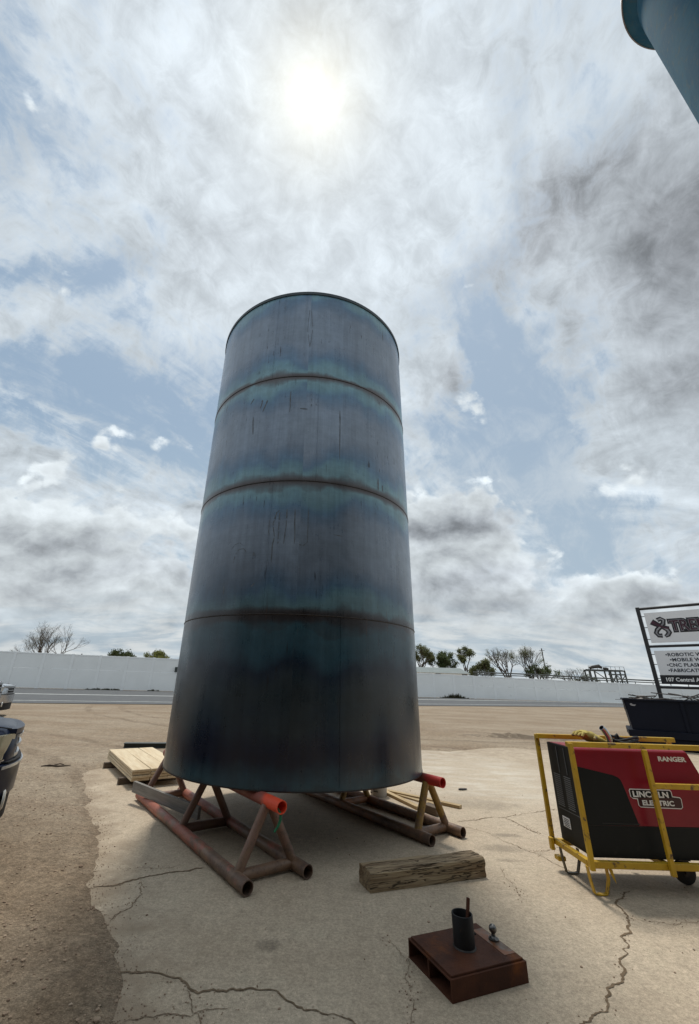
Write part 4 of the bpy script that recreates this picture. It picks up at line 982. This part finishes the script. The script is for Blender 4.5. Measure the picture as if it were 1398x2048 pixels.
b = MB(); b.box((0.0, -0.035, 1.12), (0.026, 0.30, 1.40), 0.004); b.build('end_lug', M['sign_steel'], dm)
for x in (1.5, 2.9, 4.3):
    b = MB(); b.box((x, -0.045, 0.55), (x + 0.09, -0.001, DH - 0.01), 0.008); b.build('side_rib', M['navy'], dm)
b = MB(); poly_xz(b, [(0.17, 1.305), (0.22, 1.335), (0.265, 1.30), (0.345, 1.295), (0.30, 1.25), (0.21, 1.26)], -0.003, -0.0005); b.build('torn_sticker', M['sign_grey'], dm)
b = MB(); r2 = random.Random(5)
for k in range(46):
    x = r2.uniform(0.3, 4.3); y = r2.uniform(0.3, 1.6); z = DH - 0.02 + r2.uniform(0, 0.34) * (1 - abs(x - 2.6) / 3.4); a_ = r2.uniform(0, math.pi); l_ = r2.uniform(0.35, 1.3); tl = r2.uniform(-0.15, 0.35)
    d = Vector((math.cos(a_) * l_ / 2, math.sin(a_) * l_ / 4, tl * l_ / 2)); c_ = Vector((x, y, z))
    if k % 3 == 0: b.bar(c_ - d, c_ + d, r2.uniform(0.05, 0.25), 0.012)
    else:
        mid = c_ + Vector((0, 0, r2.uniform(-0.05, 0.06))); b.tube([c_ - d, mid, c_ + d], r2.uniform(0.008, 0.022), 6)
b.tube([(0.55, 0.3, 1.42), (0.8, 0.3, 1.47), (0.95, 0.28, 1.56), (1.02, 0.28, 1.66)], 0.010, 6)
b.tube([(0.45, 0.4, 1.44), (1.2, 0.5, 1.50), (1.5, 0.5, 1.47)], 0.03, 6)
b.box((0.1, 0.25, DH - 0.14), (DL - 0.1, DD - 0.2, DH - 0.06))
o = b.build('scrap_metal', M['scrap'], smooth=40); o.location = (10.50, 15.2, 0.0); o.rotation_euler = (0, 0, R(-33)); tag(o, 'tangle of dark scrap rods and strips heaped in the black dumpster', 'scrap', kind='stuff')

# ------------------------------------------------------------------ shop sign
SD = Vector((0.669, -0.743)); sz = math.atan2(SD.y, SD.x)
sg = thing('shop_sign', 'tall black framed shop sign with white panels standing behind the dumpster', 'sign', (13.562, 17.5, 0), sz)
SW = 3.62
for x in (0.0, SW):
    b = MB(); b.box((x, -0.06, 0.0), (x + 0.13, 0.06, 5.0), 0.006); b.build('post', M['sign_steel'], sg)
for z, h in ((4.93, 0.11), (3.415, 0.10), (1.885, 0.10)):
    b = MB(); b.tube([(0.1305, 0, z), (SW - 0.0005, 0, z)], h / 2, 14); b.build('crossbar', M['sign_steel'], sg, 50)
px0, px1 = 0.235, SW - 0.11
b = MB(); b.box((px0, -0.02, 3.555), (px1, 0.02, 4.745), 0.003); p1 = b.build('name_panel', M['sign_white'], sg)
b = MB(); b.box((px0, -0.02, 2.338), (px1, 0.02, 3.245), 0.003); p2 = b.build('services_panel', M['sign_white'], sg)
b = MB(); b.box((px0 - 0.02, -0.02, 2.005), (px1, 0.02, 2.335), 0.003); p3 = b.build('address_panel', M['sign_black'], sg)
for z in (4.60, 4.15, 3.68, 3.10, 2.72, 2.20):
    for x in (0.131, px1): 
        b = MB(); b.box((x, -0.014, z), (x + 0.12, 0.014, z + 0.025)); b.build('bracket', M['sign_steel'], sg)
for (s, x, z) in (('ROBOTIC WELDING', 0.66, 3.03), ('MOBILE WELDING', 0.76, 2.84), ('CNC PLASMA CUTTING', 0.62, 2.645), ('FABRICATION', 0.62, 2.45)):
    put_text(text_mesh('\u2022' + s, 0.172, 0.001, 1.02, 0.006, spacing=1.06), 'lettering', M['sign_text'], p2, Matrix.Translation((x - 0.09, -0.0215, z)) @ FRONT)
put_text(text_mesh('107 Central Ave.', 0.19, 0.001, 0.95, 0.006), 'lettering', M['white'], p3, Matrix.Translation((0.36, -0.0215, 2.11)) @ FRONT)
# ornate name: big hooked X then blackletter capitals
def stroke(b, pts, w, y0, y1):
    P = [Vector((x, z)) for x, z in pts]; L_, R_ = [], []
    for i, p in enumerate(P):
        tg = (P[min(i + 1, len(P) - 1)] - P[max(i - 1, 0)]).normalized(); n = Vector((-tg.y, tg.x)); k = w[i] if isinstance(w, (list, tuple)) else w
        L_.append(p + n * k / 2); R_.append(p - n * k / 2)
    for i in range(len(P) - 1):
        poly_xz(b, [tuple(R_[i]), tuple(R_[i + 1]), tuple(L_[i + 1]), tuple(L_[i])], y0, y1)
A1 = [(0.42, 4.38), (0.52, 4.30), (0.66, 4.20), (0.80, 4.12), (0.93, 4.08)]
A2 = [(0.62, 4.43), (0.74, 4.48), (0.82, 4.42), (0.78, 4.28), (0.66, 4.16), (0.54, 4.05), (0.48, 3.93), (0.54, 3.83), (0.66, 3.82)]
A3 = [(0.72, 4.16), (0.86, 4.05), (0.90, 3.93), (0.84, 3.84), (0.74, 3.78)]
b = MB(); stroke(b, A1, [0.24, 0.22, 0.18, 0.18, 0.16], -0.0225, -0.0203); b.build('emblem_edge', M['sign_black'], p1)
b = MB(); stroke(b, A2, 0.17, -0.0250, -0.0228); stroke(b, A3, [0.15, 0.18, 0.18, 0.16, 0.10], -0.0272, -0.0252); b.build('emblem_edge', M['sign_black'], p1)
b = MB(); stroke(b, A2, 0.055, -0.0290, -0.0275); stroke(b, A3, [0.05, 0.07, 0.07, 0.06, 0.03], -0.0310, -0.0294); b.build('emblem_fill', M['sign_grey'], p1)
b = MB(); stroke(b, A1, [0.14, 0.12, 0.08, 0.07, 0.05], -0.0330, -0.0314); b.build('emblem_fill', M['sign_maroon'], p1)
me = text_mesh('TREME', 0.58, 0.001, 0.84, 0.075, spacing=0.98); put_text(me, 'lettering', M['sign_black'], p1, Matrix.Translation((0.98, -0.0215, 3.99)) @ FRONT)
me = text_mesh('TREME', 0.58, 0.001, 0.84, 0.020, spacing=0.98); put_text(me, 'lettering', M['sign_grey'], p1, Matrix.Translation((0.98, -0.0245, 3.99)) @ FRONT)
me = text_mesh('TREME', 0.58, 0.001, 0.84, 0.006, spacing=0.98); put_text(me, 'lettering', M['sign_maroon'], p1, Matrix.Translation((0.98, -0.0275, 3.99)) @ FRONT)

# ------------------------------------------------------------------ far wall
wall = thing('boundary_wall', 'long white precast panel wall on the far side of the road', 'wall', (0, 0, 0))
def wall_run(P, h0, h1, post_w=0.36):
    L = [Vector(p) for p in P]; tot = sum((b_ - a_).length for a_, b_ in zip(L, L[1:])); n = max(1, round(tot / 3.15))
    def at(s):
        for a_, b_ in zip(L, L[1:]):
            l = (b_ - a_).length
            if s <= l + 1e-6: return a_ + (b_ - a_) * (s / l)
            s -= l
        return L[-1]
    for i in range(n):
        a_, b_ = at(tot * i / n), at(tot * (i + 1) / n); d = (b_ - a_).normalized(); h = h0 + (h1 - h0) * (i + 0.5) / n; l = (b_ - a_).length
        Mx = Matrix(((d.x, -d.y, 0, a_.x), (d.y, d.x, 0, a_.y), (0, 0, 1, 0), (0, 0, 0, 1)))
        b = MB(); b.box((post_w / 2, -0.05, 0.05), (l - post_w / 2, 0.05, h * 0.565), 0.012, Mx); b.box((post_w / 2, -0.05, h * 0.565 + 0.012), (l - post_w / 2, 0.05, h - 0.16), 0.012, Mx); b.build('wall_panel', M['wall'], wall)
        b = MB(); b.box((-post_w / 2 + 0.004, -0.085, 0.0), (post_w / 2 - 0.004, 0.085, h + 0.05), 0.015, Mx); b.build('wall_post', M['wallpost'], wall)
        b = MB(); b.box((post_w / 2, -0.075, h - 0.158), (l - post_w / 2, 0.075, h), 0.01, Mx); b.build('coping', M['wallpost'], wall)
wall_run([(-52, 48.93), (-30, 54.8), (-12, 59.6)], 4.12, 3.95)
wall_run([(-12, 59.6), (17, 67.1), (30, 67.4), (48, 66.4), (80, 66.0)], 3.95, 2.2)
b = MB(); b.box((-0.17, -0.12, 0), (0.17, 0.0, 0.62), 0.02); b.box((-0.10, -0.135, 0.08), (0.10, -0.122, 0.50)); o = b.build('wall_box', M['beam']); o.location = (-18.3, 57.72, 2.35); o.rotation_euler = (0, 0, R(15)); tag(o, 'small dark utility box fixed high on the white wall', 'box')
wb = MB(); r3 = random.Random(3)
def weed(x, y, h):
    for k in range(5):
        a_ = r3.uniform(0, 6.28); w = r3.uniform(0.05, 0.14)
        p = Vector((x + r3.uniform(-.2, .2), y + r3.uniform(-.1, .1), 0.02)); q = p + Vector((math.cos(a_) * h * .5, math.sin(a_) * h * .3, h * r3.uniform(.6, 1.1)))
        n = Vector((-math.sin(a_), math.cos(a_), 0)) * w; wb._f([wb.b.verts.new(p - n), wb.b.verts.new(p + n), wb.b.verts.new(q)])
for i in range(300):
    s = r3.random(); x = -50 + 46 * s
    if noise.noise(Vector((x * 0.35, 0, 2.2))) > 0.15: weed(x, 48.93 + (x + 52) * 0.267 - 0.25, r3.uniform(0.10, 0.26))
for i in range(70): x = r3.gauss(21.0, 1.1); weed(x, 67.05, r3.uniform(0.2, 0.9) * math.exp(-((x - 21) / 1.6) ** 2))
tag(wb.build('weeds', M['weeds']), 'dry weeds growing along the foot of the white wall', 'weeds', kind='stuff')

# ------------------------------------------------------------------ beyond the wall
bd_ = thing('warehouse', 'long low warehouse with grey green roof just showing over the white wall', 'building', (17.6, 75.0, 0), R(2))
b = MB(); b.box((-8, 0, 0), (8.7, 9, 3.72)); b.build('wall', M['wall'], bd_)
b = MB(); b.prism([(-0.4, 3.725), (4.5, 4.75), (9.4, 3.725)], Matrix(((0, 0, 1, -8.3), (1, 0, 0, 0), (0, 1, 0, 0), (0, 0, 0, 1))), 17.3); b.build('roof', M['roofing'], bd_)
for x in (3.0, 7.6):
    b = MB(); b.box((x, -0.03, 3.40), (x + 0.9, -0.001, 3.62)); b.build('window', M['glass'], bd_)
rl = thing('guard_rail', 'long dark pipe rail running just above the top of the right wall', 'rail', (24, 72, 0))
for z, r_ in ((3.92, 0.10), (3.60, 0.07)):
    b = MB(); b.tube([(2.0, 0.0, z), (10, 0.2, z - 0.05), (25, -1, z - 0.4), (45, -2, z - 0.7)], r_, 8); b.build('rail_pipe', M['gantry'], rl, 60)
for k in range(15):
    x = 2.5 + k * 2.9; b = MB(); b.tube([(x, 0.1, 0), (x, 0.1, 3.75 - 0.016 * x)], 0.06, 6); b.build('rail_post', M['gantry'], rl, 60)
gt = thing('gantry', 'dark steel lattice loading gantry with a catwalk far beyond the wall', 'gantry', (62.9, 100.0, 0))
def gbar(name, segs, r_=0.10):
    b = MB()
    for a_, b__ in segs: b.bar(a_, b__, r_ * 2, r_ * 2)
    b.build(name, M['gantry'], gt)
gbar('deck', [((-0.2, 0, 6.0), (8.3, 0, 6.0)), ((-0.2, 1.6, 6.0), (8.3, 1.6, 6.0)), ((-0.2, 0.8, 6.1), (8.3, 0.8, 6.1)), ((4.4, 0, 5.2), (8.2, 0, 5.2))], 0.14)
for x in (0.0, 1.2, 4.6, 6.0, 8.2):
    for y in (0.0, 1.6): gbar('leg', [((x + (0.3 if x < 5 else 0.15), y, 0), (x, y, 5.86))], 0.12)
gbar('brace', [((4.75, 0, 3.0), (6.0, 0, 5.1)), ((6.0, 0, 3.0), (4.7, 0, 5.1)), ((6.1, 0, 3.0), (8.2, 0, 5.1)), ((8.25, 0, 3.0), (6.1, 0, 5.1)), ((1.4, 0, 5.7), (3.6, 0, 4.2)), ((3.6, 0, 4.2), (3.6, 0, 1.0))], 0.07)
gbar('handrail', [((0, 0, 6.9), (8.3, 0, 6.9))] + [((x * 1.03, 0, 6.1), (x * 1.03, 0, 6.9)) for x in range(9)], 0.03)
b = MB(); b.tube([(0.8, 0.8, 6.5), (1.6, 0.8, 6.75), (3.0, 0.8, 6.95), (3.6, 0.8, 6.6)], [0.3, 0.35, 0.42, 0.25], 10); b.tube([(4.0, 0.8, 6.5), (5.0, 0.8, 6.4)], 0.28, 10); b.build('hopper', M['scrap'], gt, 50)
for (x, y, h, dx, lab) in ((-48.0, 88.0, 5.6, 0.6, 'leaning thin utility pole showing above the wall left of the bare tree'), (59.3, 112.0, 11.5, -0.2, 'thin utility pole standing right of the tall bare cottonwoods')):
    t = thing('utility_pole', lab, 'pole', (x, y, 0)); b = MB(); b.tube([(0, 0, 0), (dx, 0, h)], 0.13, 8); b.build('shaft', M['pole'], t, 60)
    b = MB(); b.bar((dx - 0.7, 0, h - 0.5), (dx + 0.7, 0, h - 0.5), 0.1, 0.1); b.build('crossarm', M['pole'], t)

# ------------------------------------------------------------------ trees
def tree(loc, H, W, label, leaf, dens, seed, stems=1, spread=0.55, trunk=0.35, fork=0.28, depth=6, cat='tree', lsize=0.16):
    r = random.Random(seed); t = thing('tree', label, cat, (loc[0], loc[1], 0), 0, 'trees beyond the white wall')
    b = MB(); tips = []
    def grow(p, d, l, rad, k):
        n = 3; pts = [p]; dd = d.copy()
        for i in range(n):
            dd = (dd + Vector((r.gauss(0, .10), r.gauss(0, .10), r.gauss(0.02, .06)))).normalized(); pts.append(pts[-1] + dd * l / n)
        b.tube(pts, [rad * (1 - 0.32 * i / n) for i in range(n + 1)], 6 if k < 3 else 4 if k < 5 else 3, caps=False)
        if k >= depth - 2: tips.extend(pts[1:])
        if k >= depth: return
        m = 2 if r.random() < 0.55 else 3
        for j in range(m):
            ax = Vector((r.gauss(0, 1), r.gauss(0, 1), r.gauss(0, 0.35))).normalized()
            nd = (dd + ax * spread * r.uniform(0.7, 1.25) + Vector((0, 0, 0.10))).normalized()
            grow(pts[-1], nd, l * r.uniform(0.66, 0.88), rad * (0.66 if m == 2 else 0.56), k + 1)
    for s in range(stems):
        d = Vector((r.gauss(0, 0.25) if stems > 1 else 0, r.gauss(0, 0.2) if stems > 1 else 0, 1)).normalized()
        grow(Vector((r.gauss(0, .3) * (stems > 1), r.gauss(0, .3) * (stems > 1), 0)), d, H * fork, trunk / math.sqrt(stems), 0)
    xs = [p.x for p in tips]; zs = [p.z for p in tips]
    kx = W / max(0.1, (max(xs) - min(xs))); kz = H / max(zs); mx = (max(xs) + min(xs)) / 2
    for v in b.b.verts:
        f = min(1, max(0, v.co.z / (H * fork))); v.co = Vector(((v.co.x - mx * f) * (1 + (kx - 1) * f), v.co.y * (1 + (kx - 1) * f), v.co.z * kz))
    b.build('trunk', M['bark'], t, 80)
    if leaf and dens:
        vv, ff = [], []
        for p in tips:
            if noise.noise(p * 0.55 + Vector((seed, 0, 0))) < -0.12 + (0.25 if dens < 4 else 0): continue
            for q in range(dens):
                c = Vector(((p.x - mx) * kx, p.y * kx, p.z * kz)) + Vector((r.gauss(0, .26), r.gauss(0, .26), r.gauss(0, .22)))
                u_ = Vector((r.gauss(0, 1), r.gauss(0, 1), r.gauss(0, 1))).normalized(); w_ = u_.orthogonal().normalized(); s_ = lsize * r.uniform(.6, 1.3); o = len(vv)
                vv += [c - u_ * s_, c + w_ * s_ * .6, c + u_ * s_, c - w_ * s_ * .6]; ff.append((o, o + 1, o + 2, o + 3))
        from_mesh('crown', [tuple(q) for q in vv], ff, M[leaf], t)
    return t
tree((-49.0, 80), 10.9, 9.6, 'big bare branched tree above the white wall left of the tank', 'leaf_young', 1, 4, stems=4, spread=0.50, trunk=0.45, fork=0.26, depth=7, lsize=0.035)
tree((-46.8, 105), 7.7, 5.0, 'small green treetop peeping over the wall between the bare tree and the tank', 'leaf_green', 7, 8, stems=2, trunk=0.3, depth=5)
tree((-37.3, 105), 7.5, 7.0, 'bright yellow green treetop over the wall close to the left edge of the tank', 'leaf_bright', 9, 12, stems=3, trunk=0.3, depth=5)
tree((26.2, 105), 10.6, 5.6, 'leafy olive tree directly beside the right edge of the tank', 'leaf_young', 8, 21, stems=1, trunk=0.45, depth=6)
tree((31.0, 107), 9.5, 6.8, 'rounded green tree, second to the right of the tank', 'leaf_green', 8, 27, stems=2, trunk=0.4, depth=6)
tree((35.8, 105), 10.5, 4.6, 'upright narrow green tree left of the low spreading bush', 'leaf_young', 8, 33, stems=1, trunk=0.4, depth=6, spread=0.42)
tree((39.6, 104), 7.9, 6.2, 'low spreading yellow green bush beside the upright narrow tree', 'leaf_young', 7, 35, stems=3, trunk=0.35, depth=5)
tree((46.2, 105), 10.9, 8.2, 'tall leaning bare cottonwood, left of the bare pair', 'leaf_young', 2, 41, stems=2, trunk=0.6, depth=6, lsize=0.10)
tree((51.9, 106), 11.8, 6.8, 'tall bare cottonwood, right of the bare pair', 'leaf_young', 2, 46, stems=2, trunk=0.55, depth=6, lsize=0.10)
tree((54.3, 103), 7.2, 7.6, 'dark low shrub under the right bare cottonwood', 'leaf_green', 6, 51, stems=3, trunk=0.3, depth=5)
tree((43.0, 112), 7.0, 4.0, 'thin bare sapling between the green bush and the leaning cottonwood', None, 0, 55, stems=2, trunk=0.25, depth=5)
tree((61.3, 105), 6.6, 6.0, 'small bare tree just left of the steel gantry', 'leaf_young', 1, 58, stems=2, trunk=0.3, depth=5, lsize=0.10)
tree((73.0, 118), 5.6, 5.0, 'small hazy treetop beyond the gantry near the sign post', 'leaf_green', 4, 63, stems=2, trunk=0.3, depth=5)

# ------------------------------------------------------------------ column at upper right
A0 = R(68.3); dc = 3.2
cl = thing('steel_column', 'tall blue steel column with wider flanged head in the top right corner', 'column', (dc * math.sin(A0), dc * math.cos(A0), 0))
R1, R2, HF = 0.539, 0.6246, 1.69 + 1.71 * dc
b = MB(); b.lathe([(R1, 0.0), (R1, 2.0), (R1, 4.0), (R1, HF)], 96); b.build('shaft', M['col_steel'], cl, 40)
b = MB(); b.lathe([(R1 + 0.001, HF - 0.10), (R2 - 0.030, HF - 0.022), (R2 - 0.010, HF), (R2 - 0.008, HF + 0.001)], 96); b.build('flared_collar', M['col_steel'], cl, 60)
b = MB(); b.lathe([(R2 - 0.008, HF - 0.001), (R2, HF + 0.004), (R2, HF + 0.022), (R2 - 0.01, HF + 0.026), (0.0001, HF + 0.026)], 96); b.build('flange_edge', M['col_edge'], cl, 40)
for az in (196, 207, 218, 229, 240):
    b = MB(); a_ = R(az); c_ = Vector((math.cos(a_), math.sin(a_), 0)); z = HF - 0.30
    b.tube([c_ * (R1 - 0.01) + Vector((0, 0, z)), c_ * (R1 + 0.012) + Vector((0, 0, z))], 0.022, 14); b.build('bolt', M['darksteel'], cl, 40)

# ------------------------------------------------------------------ unseen dark building added so the tank reflects something dark
ws = thing('added_dark_building', 'unseen dark building with a doorway, added behind the viewer to darken reflections', 'building', (0, -3.6, 0))
wm = mk('added_building_dark', (0.060, 0.062, 0.064), (0.085, 0.085, 0.085), 0.8, 0.7)
b = MB(); b.box((-16, -14, 0), (-3.5, 0, 7.4)); b.box((3.5, -14, 0), (17, 0, 7.4)); b.box((-3.499, -14, 4.6), (3.499, 0, 7.4)); b.box((-3.499, -14, 0.01), (3.499, -13.7, 4.599)); b.build('wall', wm, ws)
b = MB(); b.prism([(-14.4, 7.405), (-7, 8.6), (0.5, 7.405)], Matrix(((0, 0, 1, -16.4), (1, 0, 0, 0), (0, 1, 0, 0), (0, 0, 0, 1))), 33.8); b.build('roof', M['roofing'], ws)
# ------------------------------------------------------------------ parked pickups (front ends in view)
def pickup(loc, rz, label, paint, lens, hood=1.12, chrome=True, group='parked pickups at the left edge'):
    t = thing('pickup_truck', label, 'pickup truck', (loc[0], loc[1], 0), rz, group)
    k = hood / 1.12
    nose = lambda y: -0.26 * (abs(y) / 0.95) ** 2.8
    def sec(x, w, zt, zb=0.46, crown=0.02):
        h = [(0, zt), (0.35 * w, zt - crown * .3), (0.68 * w, zt - crown), (0.86 * w, zt - crown - 0.035), (0.96 * w, zt - crown - 0.10), (w, zt - 0.26), (w * 1.005, zt - 0.42), (0.985 * w, zb + 0.06), (0.95 * w, zb)]
        return [(x, y, z) for y, z in h] + [(x, -y, z) for y, z in reversed(h[1:])]
    b = MB(); b.loft([sec(-0.02, 0.50, hood - 0.10), sec(-0.04, 0.62, hood - 0.06), sec(-0.10, 0.76, hood - 0.035), sec(-0.20, 0.88, hood - 0.015), sec(-0.34, 0.945, hood), sec(-0.7, 0.965, hood + 0.03), sec(-1.2, 0.97, hood + 0.06), sec(-1.55, 0.965, hood + 0.08), sec(-3.9, 0.965, hood + 0.06), sec(-5.6, 0.955, hood + 0.05), sec(-5.7, 0.93, hood + 0.04)])
    body = b.build('body', paint, t, 40)
    b = MB()
    def cab(x, w, z): return [(x, -w, z), (x, w, z)]
    S = [[(-1.50, -0.82, hood + .075), (-1.50, 0.82, hood + .075), (-3.95, 0.86, hood + .06), (-3.95, -0.86, hood + .06)], [(-2.30, -0.70, hood + .66), (-2.30, 0.70, hood + .66), (-3.85, 0.72, hood + .68), (-3.85, -0.72, hood + .68)], [(-2.5, -0.62, hood + .71), (-2.5, 0.62, hood + .71), (-3.75, 0.64, hood + .73), (-3.75, -0.64, hood + .73)]]
    b.loft(S); b.build('cab', paint, t, 30)
    b = MB(); n_ = Vector((0.58, 0, 0.80)).normalized() * 0.006
    q = [Vector(p) + n_ for p in ((-1.58, -0.77, hood + .13), (-1.58, 0.77, hood + .13), (-2.24, 0.67, hood + .62), (-2.24, -0.67, hood + .62))]; b._f([b.b.verts.new(v) for v in q]); b.build('windshield', M['glass'], t)
    for s in (-1, 1):
        b = MB(); q = [Vector((-2.0, s * 0.845, hood + .12)), Vector((-3.75, s * 0.865, hood + .12)), Vector((-3.72, s * 0.745, hood + .60)), Vector((-2.42, s * 0.730, hood + .60))]; b._f([b.b.verts.new(v) for v in q]); b.build('side_window', M['glass'], t)
    def curved(name, y0, y1, z0, z1, off_, thick, mat, par=None, n=16):
        b = MB(); secs = []
        for i in range(n + 1):
            y = y0 + (y1 - y0) * i / n; x = nose(y) + off_
            secs.append([(x, y, z0), (x, y, z1), (x - thick, y, z1), (x - thick, y, z0)])
        b.loft(secs); return b.build(name, mat, par or t, 40)
    zg0, zg1 = 0.78 * k, hood - 0.12
    g = curved('grille', -0.60, 0.60, zg0, zg1, 0.016, 0.10, M['plastic'])
    bar_m = M['chrome'] if chrome else M['silver_car']
    nb = 3
    for i in range(nb):
        z = zg0 + 0.02 + (zg1 - zg0 - 0.06) * i / (nb - 1); curved('grille_bar', -0.60, 0.60, z, z + 0.032, 0.040, 0.022, bar_m, g)
    curved('hood_lip', -0.70, 0.70, zg1 + 0.004, zg1 + 0.055, 0.035, 0.09, paint)
    for s in (-1, 1):
        hl = curved('headlight', s * 0.66, s * 0.92, zg0 + 0.03, zg1 + 0.01, 0.024, 0.12, lens)
        curved('headlight_bezel', s * 0.65, s * 0.93, zg0 + 0.002, zg0 + 0.028, 0.030, 0.12, M['chrome'], hl)
    bp = curved('bumper', -0.97, 0.97, 0.50 * k, 0.765 * k, 0.085, 0.18, M['chrome'] if chrome else paint)
    curved('bumper_top_pad', -0.80, 0.80, 0.766 * k, 0.785 * k, 0.075, 0.14, M['plastic'], bp)
    curved('air_dam', -0.93, 0.93, 0.30, 0.497 * k, 0.06, 0.14, M['plastic'])
    if not chrome: curved('bumper_trim', -0.90, 0.90, 0.735 * k, 0.760 * k, 0.096, 0.010, M['silver_car'], bp)
    for s in (-1, 1):
        b = MB(); y = s * 0.70; b.lathe([(0.0001, 0.0), (0.075, 0.0), (0.095, -0.012), (0.10, -0.03)], 24)
        for v in b.b.verts: v.co = Vector((nose(y) + 0.088 + v.co.z, y + v.co.x, 0.46 * k + v.co.y))
        b.build('fog_lamp', M['lens_clear'], t, 40)
    for x in (-1.02, -4.55):
        for s in (-1, 1):
            b = MB(); b.lathe([(0.20, -0.11), (0.36, -0.12), (0.39, -0.08), (0.39, 0.08), (0.36, 0.12), (0.20, 0.11)], 40)
            for v in b.b.verts: v.co = Vector((x + v.co.x, s * 0.87 + v.co.z, 0.392 + v.co.y))
            wh = b.build('wheel', M['rubber'], t, 40)
            b = MB(); b.lathe([(0.0001, -0.09), (0.21, -0.085), (0.21, 0.085), (0.0001, 0.09)], 32)
            for v in b.b.verts: v.co = Vector((x + v.co.x, s * 0.87 + v.co.z, 0.392 + v.co.y))
            b.build('rim', M['chrome'], wh, 30)
            b = MB(); P = [(x + 0.47 * math.cos(a_), s * 0.972, 0.42 + 0.47 * math.sin(a_)) for a_ in [math.pi * i / 16 for i in range(17)]]
            b.tube(P, 0.03, 6); b.build('wheel_arch', M['plastic'], t, 50)
    for s in (-1, 1):
        b = MB(); b.box((-1.98, s * 0.88 if s > 0 else -1.10, hood + .10), (-1.86, 1.10 if s > 0 else -0.88, hood + .28), 0.03); b.build('mirror', M['plastic'], t)
    # hood shut line
    for s in (-1, 1):
        b = MB(); b.tube([(-0.13, s * 0.74, hood - 0.062), (-0.35, s * 0.80, hood - 0.018), (-0.9, s * 0.83, hood + 0.022), (-1.5, s * 0.84, hood + 0.056)], 0.006, 5); b.build('shut_line', M['plastic'], body)
    return t
pickup((-3.55, 5.58), R(38), 'dark navy pickup with yellowed headlight parked nearest on the left', M['navy_car'], M['lens_yellow'], 1.20, False)
pickup((-11.85, 16.8), R(22), 'tall silver pickup with chrome barred grille parked behind the navy one', M['silver_car'], M['lens_clear'], 1.42, True)
pickup((-12.55, 18.6), R(22), 'silver pickup farthest back, its rounded hood showing past the taller one', M['silver_car'], M['lens_clear'], 1.26, True)

# ------------------------------------------------------------------ litter on the ground
def bit(name, loc, r_, sq, label, cat, mat, rz=0.0, seed=1.0):
    b = MB(); b.blobby((0, 0, r_ * sq[2] * 0.7), r_, sq, 0.5, 2, 1.8, seed); o = b.build(name, mat, smooth=60); o.location = loc; o.rotation_euler = (0, 0, rz); return tag(o, label, cat)
bit('rock', (1.36, 6.146, 0.0), 0.055, (1.3, 0.9, 0.6), 'dark stone by the front end of the right stand', 'stone', M['darksteel'], 0.4, 2.0)
bit('tar_lump', (2.665, 8.526, 0.0), 0.05, (1.6, 0.8, 0.35), 'flat black lump on the concrete right of the red pipe end', 'lump', M['rubber'], 0.2, 4.0)
b = MB(); b.tube([(-0.26, 0, 0.02), (-0.12, 0.02, 0.03), (0.05, -0.01, 0.02), (0.26, 0.03, 0.03)], [0.007, 0.018, 0.015, 0.006], 8); b.tube([(-0.05, 0, 0.03), (0.05, 0.06, 0.05), (0.12, 0.07, 0.035)], 0.009, 6)
o = b.build('stick', M['bark'], smooth=60); o.location = (-4.98, 9.26, 0.02); o.rotation_euler = (0, 0, R(10)); tag(o, 'short dark stick lying on the dirt right of the navy pickup', 'stick')
